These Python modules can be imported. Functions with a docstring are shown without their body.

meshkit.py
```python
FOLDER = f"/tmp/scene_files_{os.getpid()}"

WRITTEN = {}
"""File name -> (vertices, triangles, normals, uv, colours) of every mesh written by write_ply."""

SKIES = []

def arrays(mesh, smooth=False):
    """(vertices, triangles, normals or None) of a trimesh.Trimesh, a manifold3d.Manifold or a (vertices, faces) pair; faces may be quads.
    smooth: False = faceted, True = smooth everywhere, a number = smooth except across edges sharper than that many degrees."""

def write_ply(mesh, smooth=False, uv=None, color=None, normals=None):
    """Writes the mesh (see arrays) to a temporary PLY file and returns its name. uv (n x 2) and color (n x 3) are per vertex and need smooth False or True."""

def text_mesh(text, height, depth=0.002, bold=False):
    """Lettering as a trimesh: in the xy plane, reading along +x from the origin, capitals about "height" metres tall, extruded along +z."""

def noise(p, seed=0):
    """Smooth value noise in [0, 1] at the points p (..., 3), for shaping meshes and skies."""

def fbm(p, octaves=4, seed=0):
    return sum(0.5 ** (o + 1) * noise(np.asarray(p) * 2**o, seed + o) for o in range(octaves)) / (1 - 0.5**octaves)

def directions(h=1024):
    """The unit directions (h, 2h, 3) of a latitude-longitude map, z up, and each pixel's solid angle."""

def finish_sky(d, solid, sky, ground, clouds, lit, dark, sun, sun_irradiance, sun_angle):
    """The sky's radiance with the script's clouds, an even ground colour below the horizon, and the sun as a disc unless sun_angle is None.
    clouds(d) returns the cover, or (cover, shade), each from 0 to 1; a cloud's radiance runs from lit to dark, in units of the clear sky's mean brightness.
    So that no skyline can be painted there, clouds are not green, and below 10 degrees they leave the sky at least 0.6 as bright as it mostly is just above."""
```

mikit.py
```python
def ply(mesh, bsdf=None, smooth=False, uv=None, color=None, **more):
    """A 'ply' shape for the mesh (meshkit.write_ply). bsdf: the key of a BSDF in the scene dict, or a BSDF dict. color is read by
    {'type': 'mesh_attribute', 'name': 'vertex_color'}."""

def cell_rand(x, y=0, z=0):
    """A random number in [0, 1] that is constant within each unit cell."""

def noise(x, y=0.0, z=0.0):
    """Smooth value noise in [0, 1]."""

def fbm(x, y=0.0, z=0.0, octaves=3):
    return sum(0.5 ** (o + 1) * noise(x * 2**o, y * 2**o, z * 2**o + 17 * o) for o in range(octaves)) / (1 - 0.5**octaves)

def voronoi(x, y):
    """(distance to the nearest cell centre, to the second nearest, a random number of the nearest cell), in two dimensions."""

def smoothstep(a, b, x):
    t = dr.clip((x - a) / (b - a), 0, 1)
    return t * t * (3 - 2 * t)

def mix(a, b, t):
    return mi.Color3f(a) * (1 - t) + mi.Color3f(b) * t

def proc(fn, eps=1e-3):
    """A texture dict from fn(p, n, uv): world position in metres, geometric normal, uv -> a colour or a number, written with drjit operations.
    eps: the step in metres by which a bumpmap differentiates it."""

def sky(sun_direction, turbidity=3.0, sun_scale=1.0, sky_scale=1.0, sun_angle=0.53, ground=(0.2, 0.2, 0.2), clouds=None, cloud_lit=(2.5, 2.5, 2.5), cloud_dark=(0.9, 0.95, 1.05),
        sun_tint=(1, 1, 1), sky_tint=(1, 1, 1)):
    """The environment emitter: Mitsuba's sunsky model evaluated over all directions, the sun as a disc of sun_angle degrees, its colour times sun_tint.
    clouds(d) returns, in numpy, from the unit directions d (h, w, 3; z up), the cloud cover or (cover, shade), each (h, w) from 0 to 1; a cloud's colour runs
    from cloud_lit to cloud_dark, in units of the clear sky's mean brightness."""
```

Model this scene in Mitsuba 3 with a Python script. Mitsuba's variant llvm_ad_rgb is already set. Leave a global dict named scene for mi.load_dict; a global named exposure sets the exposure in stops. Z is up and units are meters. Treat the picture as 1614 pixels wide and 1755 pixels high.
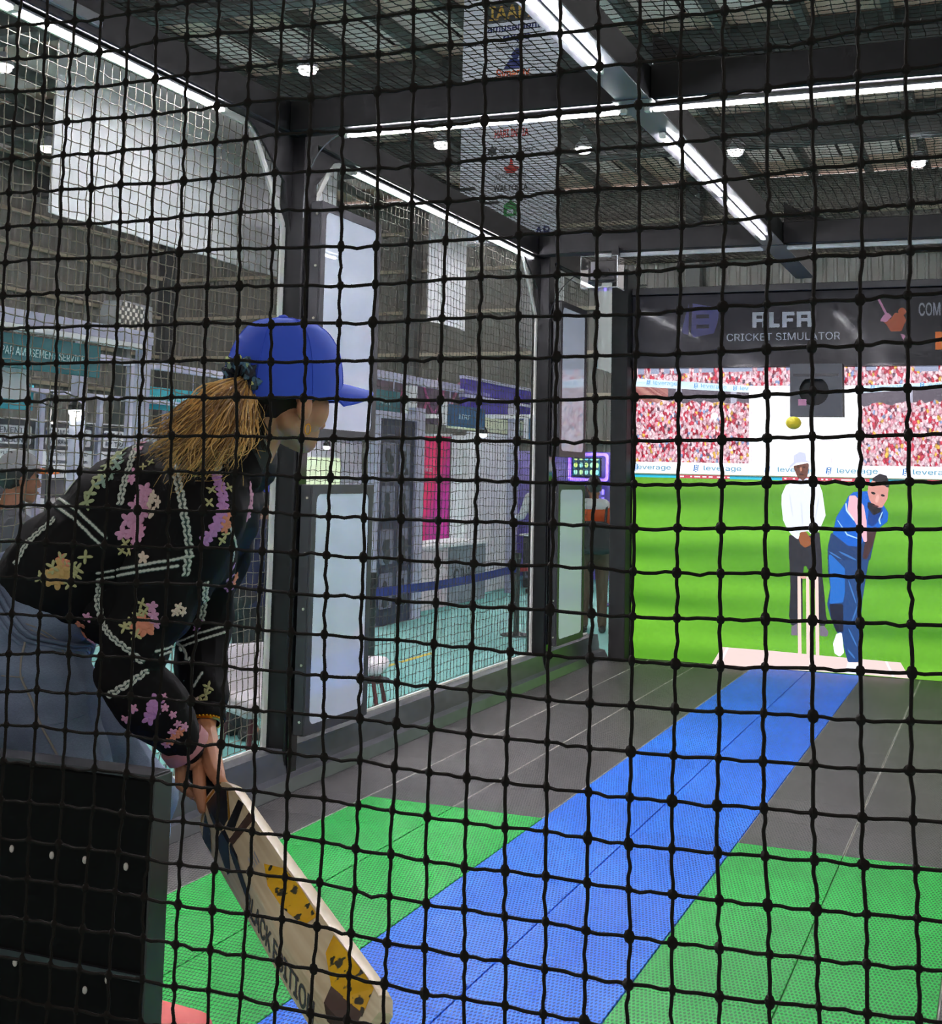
import math, random, os
import numpy as np, trimesh, mitsuba as mi, drjit as dr
import manifold3d as m3
from shapely.geometry import Polygon, box as sbox, Point
from shapely import affinity
import shapely
import mikit, meshkit
from mikit import noise, fbm, voronoi, cell_rand, smoothstep, mix

random.seed(7); RNG = np.random.RandomState(7)
TF = mi.ScalarTransform4f
scene, labels = {}, {}

# ---------------------------------------------------------------- camera, light, exposure
CAM = np.array([0.0, 0.0, 1.4])
YAW, PIT, ROL, FPX = 0.3876, 0.106, 0.0225, 2245.3
fwd = np.array([-math.sin(YAW) * math.cos(PIT), math.cos(YAW) * math.cos(PIT), math.sin(PIT)])
rgt = np.array([math.cos(YAW), math.sin(YAW), 0.0]); upv = np.cross(rgt, fwd)
upr = -math.sin(ROL) * rgt + math.cos(ROL) * upv
scene['camera'] = {'type': 'perspective', 'fov_axis': 'x', 'fov': 2 * math.degrees(math.atan(807 / FPX)),
                   'to_world': TF().look_at(origin=CAM.tolist(), target=(CAM + fwd).tolist(), up=upr.tolist()),
                   'principal_point_offset_y': 0.1734, 'near_clip': 0.05, 'far_clip': 200.0}
exposure = 0.6
def lin(c, k=1.0):
    c = np.asarray(c, float) / 255.0
    return (np.where(c <= 0.04045, c / 12.92, ((c + 0.055) / 1.055) ** 2.4) * k).tolist()
# light from the rest of the hall, which is open behind and to the right of the cage
scene['hall_light'] = {'type': 'constant', 'radiance': {'type': 'rgb', 'value': [0.42, 0.40, 0.40]}}
LED_RADIANCE = [160.0, 152.0, 168.0]

# ---------------------------------------------------------------- helpers
def rgb(c, k=1.0): return {'type': 'rgb', 'value': lin(c, k)}
def mat(name, c, rough=0.6, metal=0.0, spec=0.5, tex=None, two=True, bump=None, **kw):
    b = {'type': 'principled', 'base_color': tex if tex is not None else rgb(c), 'roughness': rough, 'metallic': metal, 'specular': spec, **kw}
    if bump is not None: b = {'type': 'bumpmap', 'arbitrary': mikit.proc(bump[0], eps=bump[2] if len(bump) > 2 else 1e-3), 'scale': bump[1], 'bsdf': b}
    scene[name] = {'type': 'twosided', 'bsdf': b} if two else b
    return name
def put(key, mesh, m, smooth=False, **kw):
    k, n = key, 0
    while k in scene: n += 1; k = '%s_%03d' % (key, n)
    scene[k] = mikit.ply(mesh, m, smooth, **kw); return k
def again(key, src, m=None, T=None):
    k, n = key, 0
    while k in scene: n += 1; k = '%s_%03d' % (key, n)
    d = dict(scene[src])
    if T is not None: d['to_world'] = T
    if m is not None: d['bsdf'] = {'type': 'ref', 'id': m}
    scene[k] = d; return k
NAMES = set()
def thing(name, label, cat, group=None, kind=None):
    k, n = name, 0
    while k in NAMES: n += 1; k = '%s_%03d' % (name, n)
    NAMES.add(k)
    if kind == 'structure': labels[k] = {'kind': 'structure'}
    else: labels[k] = {'label': label, 'category': cat}
    if label and kind == 'structure': labels[k]['label'] = label
    if group: labels[k]['group'] = group
    if kind == 'stuff': labels[k]['kind'] = 'stuff'
    return k
def lab(key, label=None, kind=None):
    d = labels.setdefault(key, {})
    if label: d['label'] = label
    if kind: d['kind'] = kind
def cat(ms):
    ms = [m for m in ms if m is not None]; vs, fs, o = [], [], 0
    for m in ms:
        v, f = (m if isinstance(m, tuple) else (np.asarray(m.vertices), np.asarray(m.faces)))
        vs.append(v); fs.append(f + o); o += len(v)
    return trimesh.Trimesh(np.vstack(vs), np.vstack(fs), process=False)
def bx(x0, x1, y0, y1, z0, z1, c=0.0):
    """a box, its edges chamfered by c"""
    if c <= 0:
        b = trimesh.creation.box((x1 - x0, y1 - y0, z1 - z0))
        b.apply_translation(((x0 + x1) / 2, (y0 + y1) / 2, (z0 + z1) / 2)); return b
    pts = []
    for sx in (0, 1):
        for sy in (0, 1):
            for sz in (0, 1):
                p = np.array([(x0, x1)[sx], (y0, y1)[sy], (z0, z1)[sz]], float); d = np.array([1 - 2 * sx, 1 - 2 * sy, 1 - 2 * sz]) * c
                for a in range(3):
                    q = p + d; q[a] -= d[a]; pts.append(q)
    return trimesh.convex.convex_hull(np.array(pts))
def prism(poly, axis, a0, a1):
    """polygon (list or shapely) extruded: axis 'y' -> polygon in xz, 'x' -> polygon in yz, 'z' -> polygon in xy"""
    g = poly if isinstance(poly, (Polygon, shapely.MultiPolygon)) else Polygon(poly)
    ms = [trimesh.creation.extrude_polygon(p, a1 - a0, engine='earcut') for p in getattr(g, 'geoms', [g])]
    m = cat(ms); v = np.array(m.vertices)
    if axis == 'y': v = np.c_[v[:, 0], a0 + v[:, 2], v[:, 1]]; f = m.faces[:, ::-1]
    elif axis == 'x': v = np.c_[a0 + v[:, 2], v[:, 0], v[:, 1]]; f = m.faces
    else: v = np.c_[v[:, 0], v[:, 1], a0 + v[:, 2]]; f = m.faces
    return trimesh.Trimesh(v, f, process=False)
def rrect(x0, x1, y0, y1, r, n=6): return sbox(x0 + r, y0 + r, x1 - r, y1 - r).buffer(r, quad_segs=n)
def tube(pts, r, sides=6, caps=True):
    p = np.asarray(pts, float); n = len(p)
    t = np.gradient(p, axis=0); t /= np.linalg.norm(t, axis=1, keepdims=True) + 1e-12
    u = np.cross(t[0], [0.3, 0.2, 0.93]); u = u / np.linalg.norm(u); U = []
    for i in range(n):
        u = u - t[i] * (u @ t[i]); u = u / (np.linalg.norm(u) + 1e-12); U.append(u)
    U = np.array(U); V = np.cross(t, U); a = np.arange(sides) * 2 * np.pi / sides
    R = np.broadcast_to(np.asarray(r, float), (n,))[:, None, None]
    v = (p[:, None] + R * (np.cos(a)[None, :, None] * U[:, None] + np.sin(a)[None, :, None] * V[:, None])).reshape(-1, 3)
    i, j = np.meshgrid(np.arange(n - 1), np.arange(sides), indexing='ij'); i, j = i.ravel(), j.ravel()
    A, B, C, D = i * sides + j, i * sides + (j + 1) % sides, (i + 1) * sides + (j + 1) % sides, (i + 1) * sides + j
    f = [np.c_[A, B, C], np.c_[A, C, D]]
    if caps:
        for base, s in ((0, -1), ((n - 1) * sides, 1)):
            k = np.arange(1, sides - 1); q = np.c_[base + 0 * k, base + k, base + k + 1]; f.append(q[:, ::s])
    return (v, np.vstack(f))
def lathe(prof, n=24, c=(0, 0, 0)):
    p = np.asarray(prof, float); a = np.arange(n) * 2 * np.pi / n; m = len(p)
    v = np.stack([p[:, :1] * np.cos(a), p[:, :1] * np.sin(a), np.repeat(p[:, 1:], n, 1)], -1).reshape(-1, 3) + np.asarray(c)
    i, j = np.meshgrid(np.arange(m - 1), np.arange(n), indexing='ij'); i, j = i.ravel(), j.ravel()
    A, B, C, D = i * n + j, i * n + (j + 1) % n, (i + 1) * n + (j + 1) % n, (i + 1) * n + j
    return trimesh.Trimesh(v, np.vstack([np.c_[A, B, C], np.c_[A, C, D]]), process=False)
def ellipsoid(c, r, n=2):
    s = trimesh.creation.icosphere(subdivisions=n); s.apply_scale(np.asarray(r, float)); s.apply_translation(c); return s
def M(mesh): return m3.Manifold(m3.Mesh(np.asarray(mesh.vertices, np.float32), np.asarray(mesh.faces, np.uint32)))
def unM(m):
    q = m.to_mesh(); return trimesh.Trimesh(np.array(q.vert_properties[:, :3], float), np.array(q.tri_verts, int), process=False)
def bone(p, q, r0, r1=None, n=14):
    s = lambda c, r: m3.Manifold.sphere(float(r), n).translate([float(x) for x in c])
    return m3.Manifold.batch_hull([s(p, r0), s(q, r0 if r1 is None else r1)])
def hullpts(*balls, n=14):
    return m3.Manifold.batch_hull([m3.Manifold.sphere(float(b[1]), n).translate([float(x) for x in b[0]]) for b in balls])
def union(ms): return m3.Manifold.batch_boolean(ms, m3.OpType.Add)
def smoothed(m, edge, it=12):
    t = unM(m.refine_to_length(edge)) if edge else unM(m)
    t = trimesh.Trimesh(t.vertices, t.faces, process=True)
    trimesh.smoothing.filter_taubin(t, lamb=0.5, nu=0.52, iterations=it); return t
def text_xz(s, x, y, z, h, w=None, depth=0.002, bold=False, flip=False):
    """lettering standing in the xz plane at depth y, facing -y, left end at x, base line at z"""
    t = meshkit.text_mesh(s, h, depth, bold); v = np.array(t.vertices); x0 = v[:, 0].min(); v[:, 0] -= x0
    k = 1.0 if w is None else w / v[:, 0].max()
    return trimesh.Trimesh(np.c_[x + v[:, 0] * k, y - v[:, 2], z + v[:, 1]], t.faces, process=False)
def text_yz(s, x, y, z, h, w=None, depth=0.002, bold=False):
    """lettering in the yz plane facing +x, reading along +y from y"""
    t = meshkit.text_mesh(s, h, depth, bold); v = np.array(t.vertices); v[:, 0] -= v[:, 0].min()
    k = 1.0 if w is None else w / v[:, 0].max()
    return trimesh.Trimesh(np.c_[x + v[:, 2], y + v[:, 0] * k, z + v[:, 1]], t.faces, process=False)
def glow(c, k=1.0, weight=None):
    d = {'type': 'area', 'radiance': {'type': 'rgb', 'value': lin(c, k)}}
    if weight is not None: d['sampling_weight'] = weight
    return d

# ---------------------------------------------------------------- materials
mat('black_steel', (13, 13, 14), 0.42, spec=.25)
mat('black_gloss', (14, 14, 16), 0.12)
mat('dark_plate', (34, 34, 37), 0.45)
mat('grey_plate', (120, 120, 124), 0.35, spec=0.6)
mat('white_trim', (205, 205, 198), 0.4)
mat('white_paint', (225, 225, 228), 0.45)
mat('lamp_body', (120, 120, 125), 0.4)
mat('black_matt', (10, 10, 11), 0.7)
mat('chrome', (190, 190, 195), 0.2, metal=1.0)
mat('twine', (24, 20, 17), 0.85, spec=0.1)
mat('twine_side_lit', (92, 87, 76), 0.8, spec=0.15)  # black net twine painted paler, as if lit by the LED strips
mat('twine_far_lit', (56, 53, 46), 0.8, spec=0.15)  # same twine for the farther bays, less of the strip light painted in
mat('white_cord', (200, 200, 190), 0.6)

# ---------------------------------------------------------------- the hall (setting)
HF = -0.25
def carpet(p, n, uv):
    t = noise(p.x * 0.7, p.y * 0.7) * 0.12 + noise(p.x * 60, p.y * 60) * 0.12
    return mix(lin((96, 162, 158)), lin((132, 190, 184)), 0.25 + t * 2)
mat('teal_carpet', None, 0.95, spec=0.1, tex=mikit.proc(carpet))
thing('hall_floor', 'teal carpet floor of the exhibition hall outside the cage', None, kind='structure')
put('hall_floor', bx(-22.2, 7, -3, 31.2, HF - 0.15, HF), 'teal_carpet')
mat('tape_yellow', (196, 176, 70), 0.7)
thing('floor_tape', 'yellow tape line stuck on the teal carpet behind the side net', 'tape')
put('floor_tape', cat([bx(-4.95, -4.90, 9.9, 10.5, HF, HF + 0.004), bx(-4.95, -4.90, 10.6, 11.3, HF, HF + 0.004)]), 'tape_yellow')

def corrugated(L, Hh, pitch=0.25, d=0.05):
    """a sheet L long and Hh high, in the xz plane, ribs upright"""
    n = int(L / pitch); xs, ys = [], []
    for i in range(n):
        for a, b in ((0, 0), (0.55, 0), (0.68, 1), (0.87, 1)): xs.append((i + a) * pitch); ys.append(-b * d)
    xs, ys = np.array(xs), np.array(ys); k = len(xs)
    v = np.vstack([np.c_[xs, ys, 0 * xs], np.c_[xs, ys, 0 * xs + Hh]]); i = np.arange(k - 1)
    return v, np.vstack([np.c_[i, i + 1, i + 1 + k], np.c_[i, i + 1 + k, i + k]])
mat('cladding', (80, 78, 75), 0.6)
mat('cladding_dark', (66, 66, 66), 0.6)
mat('girt', (128, 118, 104), 0.6)
mat('roof_sheet', (216, 184, 166), 0.7)
mat('purlin', (52, 50, 48), 0.6)
mat('rafter', (34, 34, 35), 0.6)
v, f = corrugated(24.0, 8.8)
thing('wall_end', 'dark ribbed metal cladding of the far end wall', None, kind='structure')
put('wall_end', (v + [-22, 31.0, HF], f), 'cladding')
for i, z in enumerate((2.2, 3.35, 4.4, 5.5, 6.6, 7.6)): put('wall_end__girt', bx(-22, 2, 30.84, 30.94, z, z + 0.09), 'girt')
for x in (-21.85, -14.2, -6.8): put('wall_end__column', bx(x - 0.17, x + 0.17, 30.5, 30.84, HF, 8.6), 'rafter')
v, f = corrugated(34.0, 8.8)
thing('wall_left', 'dark ribbed metal cladding of the long side wall', None, kind='structure')
put('wall_left', (np.c_[-22 - v[:, 1], -3 + v[:, 0], v[:, 2] + HF], f[:, ::-1]), 'cladding')
for i, z in enumerate((2.2, 3.35, 4.4, 5.5, 6.6, 7.4)): put('wall_left__girt', bx(-21.94, -21.84, -3, 31, z, z + 0.09), 'girt')
# roof: sheets between skylight strips, purlins along the hall, deep rafters across it
thing('ceiling', 'metal hall roof with dark purlins, rafters and pale skylight strips', None, kind='structure')
strips = [(13.0, 14.6), (18.2, 19.6), (21.9, 23.3), (27.4, 29.6)]
ys = [-3.0] + [y for s in strips for y in s] + [31.2]
put('ceiling', bx(-22.2, 3, -3, 31.2, 8.72, 8.76), 'rafter')
for i in range(0, len(ys) - 1, 2): put('ceiling__roof_sheet', bx(-22, 3, ys[i], ys[i + 1], 8.62, 8.66), 'roof_sheet')
mat('skylight_sheet', (205, 200, 196), 0.6)
K0 = None
for (a, b) in strips:
    for x in np.arange(-22, 3, 1.25):
        if RNG.rand() < 0.2: put('ceiling__roof_sheet', bx(x + 0.04, x + 1.21, a, b, 8.62, 8.64), 'roof_sheet'); continue
        k = put('ceiling__skylight_panel', bx(x + 0.04, x + 1.21, a, b, 8.62, 8.64), 'skylight_sheet')
        scene[k]['emitter'] = {**glow((140, 130, 124), 0.16), 'sampling_weight': 0.05}
for x in np.arange(-21.5, 3, 1.25): put('ceiling__purlin', bx(x - 0.07, x + 0.07, -3, 31, 8.4, 8.6), 'purlin')
for y in (8.5, 15.6, 20.5, 25.6): put('ceiling__rafter', bx(-22, 3, y - 0.22, y + 0.22, 7.95, 8.6), 'rafter')
for k in [k for k in scene if k.startswith(('ceiling', 'wall_end', 'wall_left'))]: pass
# high bay lamps
for i, (x, y) in enumerate([(-9.98, 17.45), (-9.83, 22.39), (-4.67, 18.91), (-7.36, 23.52), (-4.65, 24.53), (-1.46, 26.43), (-17.44, 20.34), (-14.54, 15.82)]):
    t = thing('high_bay_lamp', ['small round high bay lamp glowing left of the hanging sponsor banner, nearest it', 'high bay lamp just under the lit cross beam, left of the sponsor banner',
              'high bay lamp high above the crossing of the lit cage beams', 'high bay lamp right beside the sponsor banner', 'high bay lamp seen through the ceiling net left of the long lit beam end',
              'high bay lamp farthest to the right under the roof', 'high bay lamp glowing left of the big white wall banner', 'high bay lamp at the top left corner under the roof'][i], 'lamp', 'high bay lamps under the hall roof')
    put(t + '__housing', lathe([(0.001, 7.86), (0.06, 7.86), (0.09, 7.78), (0.16, 7.7), (0.17, 7.64), (0.15, 7.64), (0.001, 7.68)], 16, (x, y, 0)), 'lamp_body')
    put(t + '__suspension_rod', tube([(x, y, 7.85), (x, y, 8.64)], 0.012, 5), 'rafter')
    k = put(t + '__lens', ellipsoid((x, y, 7.60), (.14, .14, .07), 2), 'white_paint')
    scene[k]['emitter'] = {'type': 'area', 'radiance': {'type': 'rgb', 'value': [2500, 2300, 2300]}, 'sampling_weight': 0.8}
for x in (-6.0, -11.5):  # extra lamps out of view, added to brighten the booths and roof
    for y in (5.5, 11.0):
        t = thing('high_bay_lamp', 'unseen high bay lamp added above the picture to brighten the hall', 'lamp', 'unseen high bay lamps added above the picture')
        put(t + '__housing', lathe([(0.001, 7.86), (0.06, 7.86), (0.09, 7.78), (0.16, 7.7), (0.17, 7.64), (0.15, 7.64), (0.001, 7.68)], 16, (x, y, 0)), 'lamp_body')
        k = put(t + '__lens', ellipsoid((x, y, 7.60), (.14, .14, .07), 2), 'white_paint')
        scene[k]['emitter'] = {'type': 'area', 'radiance': {'type': 'rgb', 'value': [2500, 2300, 2300]}, 'sampling_weight': 0.8}
# white drapes hung along the hall
mat('banner_white', (232, 234, 236), 0.7)
mat('banner_dim', (206, 205, 222), 0.7)
def drape(y0, y1, z0, z1, x):
    n = max(6, int((y1 - y0) / 0.06)); yy = np.linspace(y0, y1, n); xx = x + 0.012 * np.sin(yy * 9) + 0.006 * np.sin(yy * 23)
    v = np.vstack([np.c_[xx, yy, 0 * yy + z0], np.c_[xx, yy, 0 * yy + z1], np.c_[xx - 0.01, yy, 0 * yy + z0], np.c_[xx - 0.01, yy, 0 * yy + z1]]); i = np.arange(n - 1)
    F = [np.c_[i, i + 1, i + 1 + n], np.c_[i, i + 1 + n, i + n], np.c_[i + 2 * n, i + 1 + 3 * n, i + 1 + 2 * n], np.c_[i + 2 * n, i + 3 * n, i + 1 + 3 * n]]
    return v, np.vstack(F)
for i, (y0, y1, s) in enumerate([(3.95, 6.24, 'very wide plain white drape hung high outside the left side net'),
                             (7.5, 8.13, 'white drape strip hung midway between the two cage posts'), (9.14, 10.26, 'white drape strip behind the far cage post'), (11.2, 12.06, 'pale drape strip beside the black screen column')]):
    t = thing('wall_drape', s, 'banner', 'white drapes hung high outside the side net')
    put(t + '__cloth', drape(y0, y1, 2.357, 3.2, -3.35), 'banner_white', smooth=30)
    put(t + '__top_rod', bx(-3.37, -3.34, y0 - .03, y1 + .03, 3.2, 3.23, .004), 'rafter')
    for y in (y0 + .1, y1 - .1): put(t + '__hook', bx(-3.35, -3.1, y - .012, y + .012, 3.2, 3.215), 'rafter')

# ---------------------------------------------------------------- the cage: tiled floor
TW = 0.3987
mat('tile_base', (205, 205, 200), 0.8)
thing('floor', 'interlocking plastic tile floor of the batting cage, black, green and blue', None, kind='structure')
put('floor', bx(-2.93, 0.25, 1.3, 10.2, HF, -0.008), 'tile_base')
def perf(c, dark, pale_joints=0):
    def fn(p, n, uv):
        a, b = p.x / 0.0115, p.y / 0.021
        r = dr.floor(b); xx = a + 0.5 * (r - 2 * dr.floor(r / 2))
        dx = dr.abs(xx - dr.floor(xx) - 0.5) / 0.38; dy = dr.abs(b - r - 0.5) / 0.40
        hole = smoothstep(1.18, 0.92, dx + dy * 0.9)
        w = 0.9 + 0.2 * cell_rand(dr.floor((p.x + 2.587) / 0.3987), dr.floor((p.y - 5.281) / 0.3987), 5) + 0.12 * (fbm(p.x * 3, p.y * 3) - 0.5)
        r = mix(lin(c), lin(dark), hole * 0.92) * w
        if not pale_joints: return r
        u = (p.x + 2.587) / 0.3987; e = dr.abs(u - dr.floor(u + .5)) * 0.3987        # unevenly paler along the lengthwise joints
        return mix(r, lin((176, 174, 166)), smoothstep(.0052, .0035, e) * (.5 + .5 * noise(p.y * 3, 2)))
    return mikit.proc(fn)
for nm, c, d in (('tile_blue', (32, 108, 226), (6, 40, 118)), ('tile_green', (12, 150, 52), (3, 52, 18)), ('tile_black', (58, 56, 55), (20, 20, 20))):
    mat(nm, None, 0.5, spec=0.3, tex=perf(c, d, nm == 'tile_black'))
tile_cols = [(-2.915, -2.587)] + [(-2.587 + TW * k, -2.587 + TW * (k + 1)) for k in range(6)] + [(-0.195, 0.2)]
rows = np.arange(-9, 13)
for ci, (x0, x1) in enumerate(tile_cols):
    src = {}
    for r in rows:
        y0, y1 = 5.281 + r * TW, 5.281 + (r + 1) * TW
        if y1 > 10.14: y1 = 10.14
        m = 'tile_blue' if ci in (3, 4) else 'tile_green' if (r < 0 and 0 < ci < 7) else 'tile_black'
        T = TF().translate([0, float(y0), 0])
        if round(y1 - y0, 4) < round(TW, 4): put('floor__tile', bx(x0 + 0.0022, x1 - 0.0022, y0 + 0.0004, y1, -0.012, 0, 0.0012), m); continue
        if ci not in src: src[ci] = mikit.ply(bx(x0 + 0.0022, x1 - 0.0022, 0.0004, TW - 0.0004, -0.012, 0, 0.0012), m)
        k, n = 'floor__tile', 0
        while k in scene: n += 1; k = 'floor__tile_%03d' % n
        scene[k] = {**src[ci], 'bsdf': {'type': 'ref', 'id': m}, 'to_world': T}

# ---------------------------------------------------------------- the cage: frame
ZB = 2.945
XL, XC, XR = -3.08, -1.385, 0.30
YB, YM, YF = 1.65, 5.19, 8.68
mat('beam_plate', (74, 74, 78), 0.4)
fr = thing('cage_frame', 'black steel frame of the batting cage with posts, roof beams and kerb', 'cage frame')
def beam_y(x, y0, y1, w=0.12, h=0.15): return bx(x - w / 2, x + w / 2, y0, y1, ZB, ZB + h, 0.006)
def beam_x(y, x0, x1, w=0.12, h=0.15): return bx(x0, x1, y - w / 2, y + w / 2, ZB, ZB + h, 0.006)
put(fr + '__side_beam', beam_y(XL, YB - .1, 10.2), 'black_steel')
put(fr + '__side_beam', beam_y(XR + .06, YB - .1, 10.2), 'black_steel')
put(fr + '__centre_beam', beam_y(XC, YB - .1, 10.15), 'black_steel')
put(fr + '__centre_beam__bottom_plate', bx(XC - .07, XC + .07, YB - .1, 10.1, ZB - .008, ZB - .001, .002), 'beam_plate')
for y in (YB - .06, YM, YF): put(fr + '__cross_beam', cat([beam_x(y, XL + .06, XC - .06), beam_x(y, XC + .06, XR)]), 'black_steel')
put(fr + '__cross_beam__joint_cover', bx(XC - .085, XC + .085, YM - .12, YM + .10, ZB - .014, ZB - .0085, .002), 'beam_plate')
put(fr + '__cross_beam_001__joint_cover', bx(XC - .085, XC + .085, YF - .09, YF + .09, ZB - .014, ZB - .0085, .002), 'beam_plate')
# curved haunches where the beams cross, and at the posts
def haunch(x0, sgn, y, L=0.42, h=0.14):
    a = np.linspace(0, 1, 8); top = [(x0, ZB + .15), (x0 + sgn * L, ZB + .15)]
    curve = [(x0 + sgn * L * (1 - t), ZB + .15 + h * (t ** 2)) for t in a]
    return prism(Polygon(curve + [(x0, ZB + .1), (x0 + sgn * L, ZB + .1)]).buffer(0), 'y', y - .01, y + .01)
for y in (YM, YF):
    for s in (-1, 1): put(fr + '__haunch_plate', haunch(XC + s * .06, s, y), 'black_steel')
PX0, PX1 = -3.12, -2.99
for y in (YM + .05, YF + .11):
    put(fr + '__post', bx(PX0, PX1, y, y + .12, HF, ZB + .14, .006), 'black_steel')
    put(fr + '__post__face_strip', bx(PX1, PX1 + .008, y + .02, y + .10, 0.0, 2.62, .002), 'black_gloss')
    put(fr + '__post__base_plate', bx(PX0 - .02, PX1 + .03, y - .02, y + .14, HF, HF + .012), 'black_steel')
    g = Polygon([(y + .12, 2.5), (y + .12, ZB), (y + .5, ZB), (y + .4, ZB - .03), (y + .18, 2.72)])
    g2 = Polygon([(y, 2.5), (y, ZB), (y - .42, ZB), (y - .34, ZB - .03), (y - .06, 2.72)])
    put(fr + '__corner_gusset', prism(g, 'x', PX0 + .05, PX0 + .062), 'black_steel'); put(fr + '__corner_gusset', prism(g2, 'x', PX0 + .05, PX0 + .062), 'black_steel')
put(fr + '__post', bx(PX0, PX1, YB - .15, YB - .05, HF, ZB + .14, .006), 'black_steel')
kerb = [(-2.917, 0.0), (-2.94, 0.05), (-2.985, 0.058), (-3.0, 0.165), (-3.12, 0.165), (-3.12, HF), (-2.93, HF), (-2.917, -.01)]
def kerb_fn(p, n, uv): return mix(lin((36, 37, 40)), lin((58, 60, 64)), fbm(p.x * 9, p.y * 5, p.z * 9))
mat('kerb_steel', None, 0.3, spec=0.55, tex=mikit.proc(kerb_fn))
put(fr + '__kerb', prism(kerb, 'y', YB - .1, 10.13), 'kerb_steel')
# white aluminium trims that hold the side nets, with cut corners at the posts
def trim(y0, y1, z0, z1, c=0.30, x=-3.087, w=0.032):
    """one side-net panel's white trim: post strips, cut corners and top strip, as separate pieces"""
    th = 0.012
    def bar(a, b):
        a, b = np.array(a, float), np.array(b, float); d = (b - a) / np.linalg.norm(b - a); n = np.array([-d[1], d[0]]) * w / 2
        return prism(Polygon([a - n, b - n, b + n, a + n]), 'x', x, x + th)
    return {'post_trim': bar((y1, z0), (y1, z1 - c * 1.35)), 'post_trim_001': bar((y0, z0), (y0, z1 - c * 1.35)),
            'corner_trim': bar((y1, z1 - c * 1.35), (y1 - c, z1)), 'corner_trim_001': bar((y0, z1 - c * 1.35), (y0 + c, z1)), 'top_trim': bar((y0 + c, z1), (y1 - c, z1)), 'sill_trim': prism([(y0, z0), (y1, z0), (y1, z0 + .012), (y0, z0 + .012)], 'x', x, x + th)}
PANELS = [(YB - .02, YM + .02), (YM + .18, YF + .085), (YF + .24, 10.10)]
for y0, y1 in PANELS:
    for k, m in trim(y0, y1, .166, ZB - .02).items():
        if y1 > 10 and k in ('post_trim', 'corner_trim'): continue
        put(fr + '__net_' + k.replace('_001', ''), m, 'white_trim')
put(fr + '__conduit', bx(-3.02, -2.995, 2.2, 3.75, ZB + .03, ZB + .075, .004), 'lamp_body'); lab(fr + '__conduit', 'light grey conduit on the left roof beam')
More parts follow.
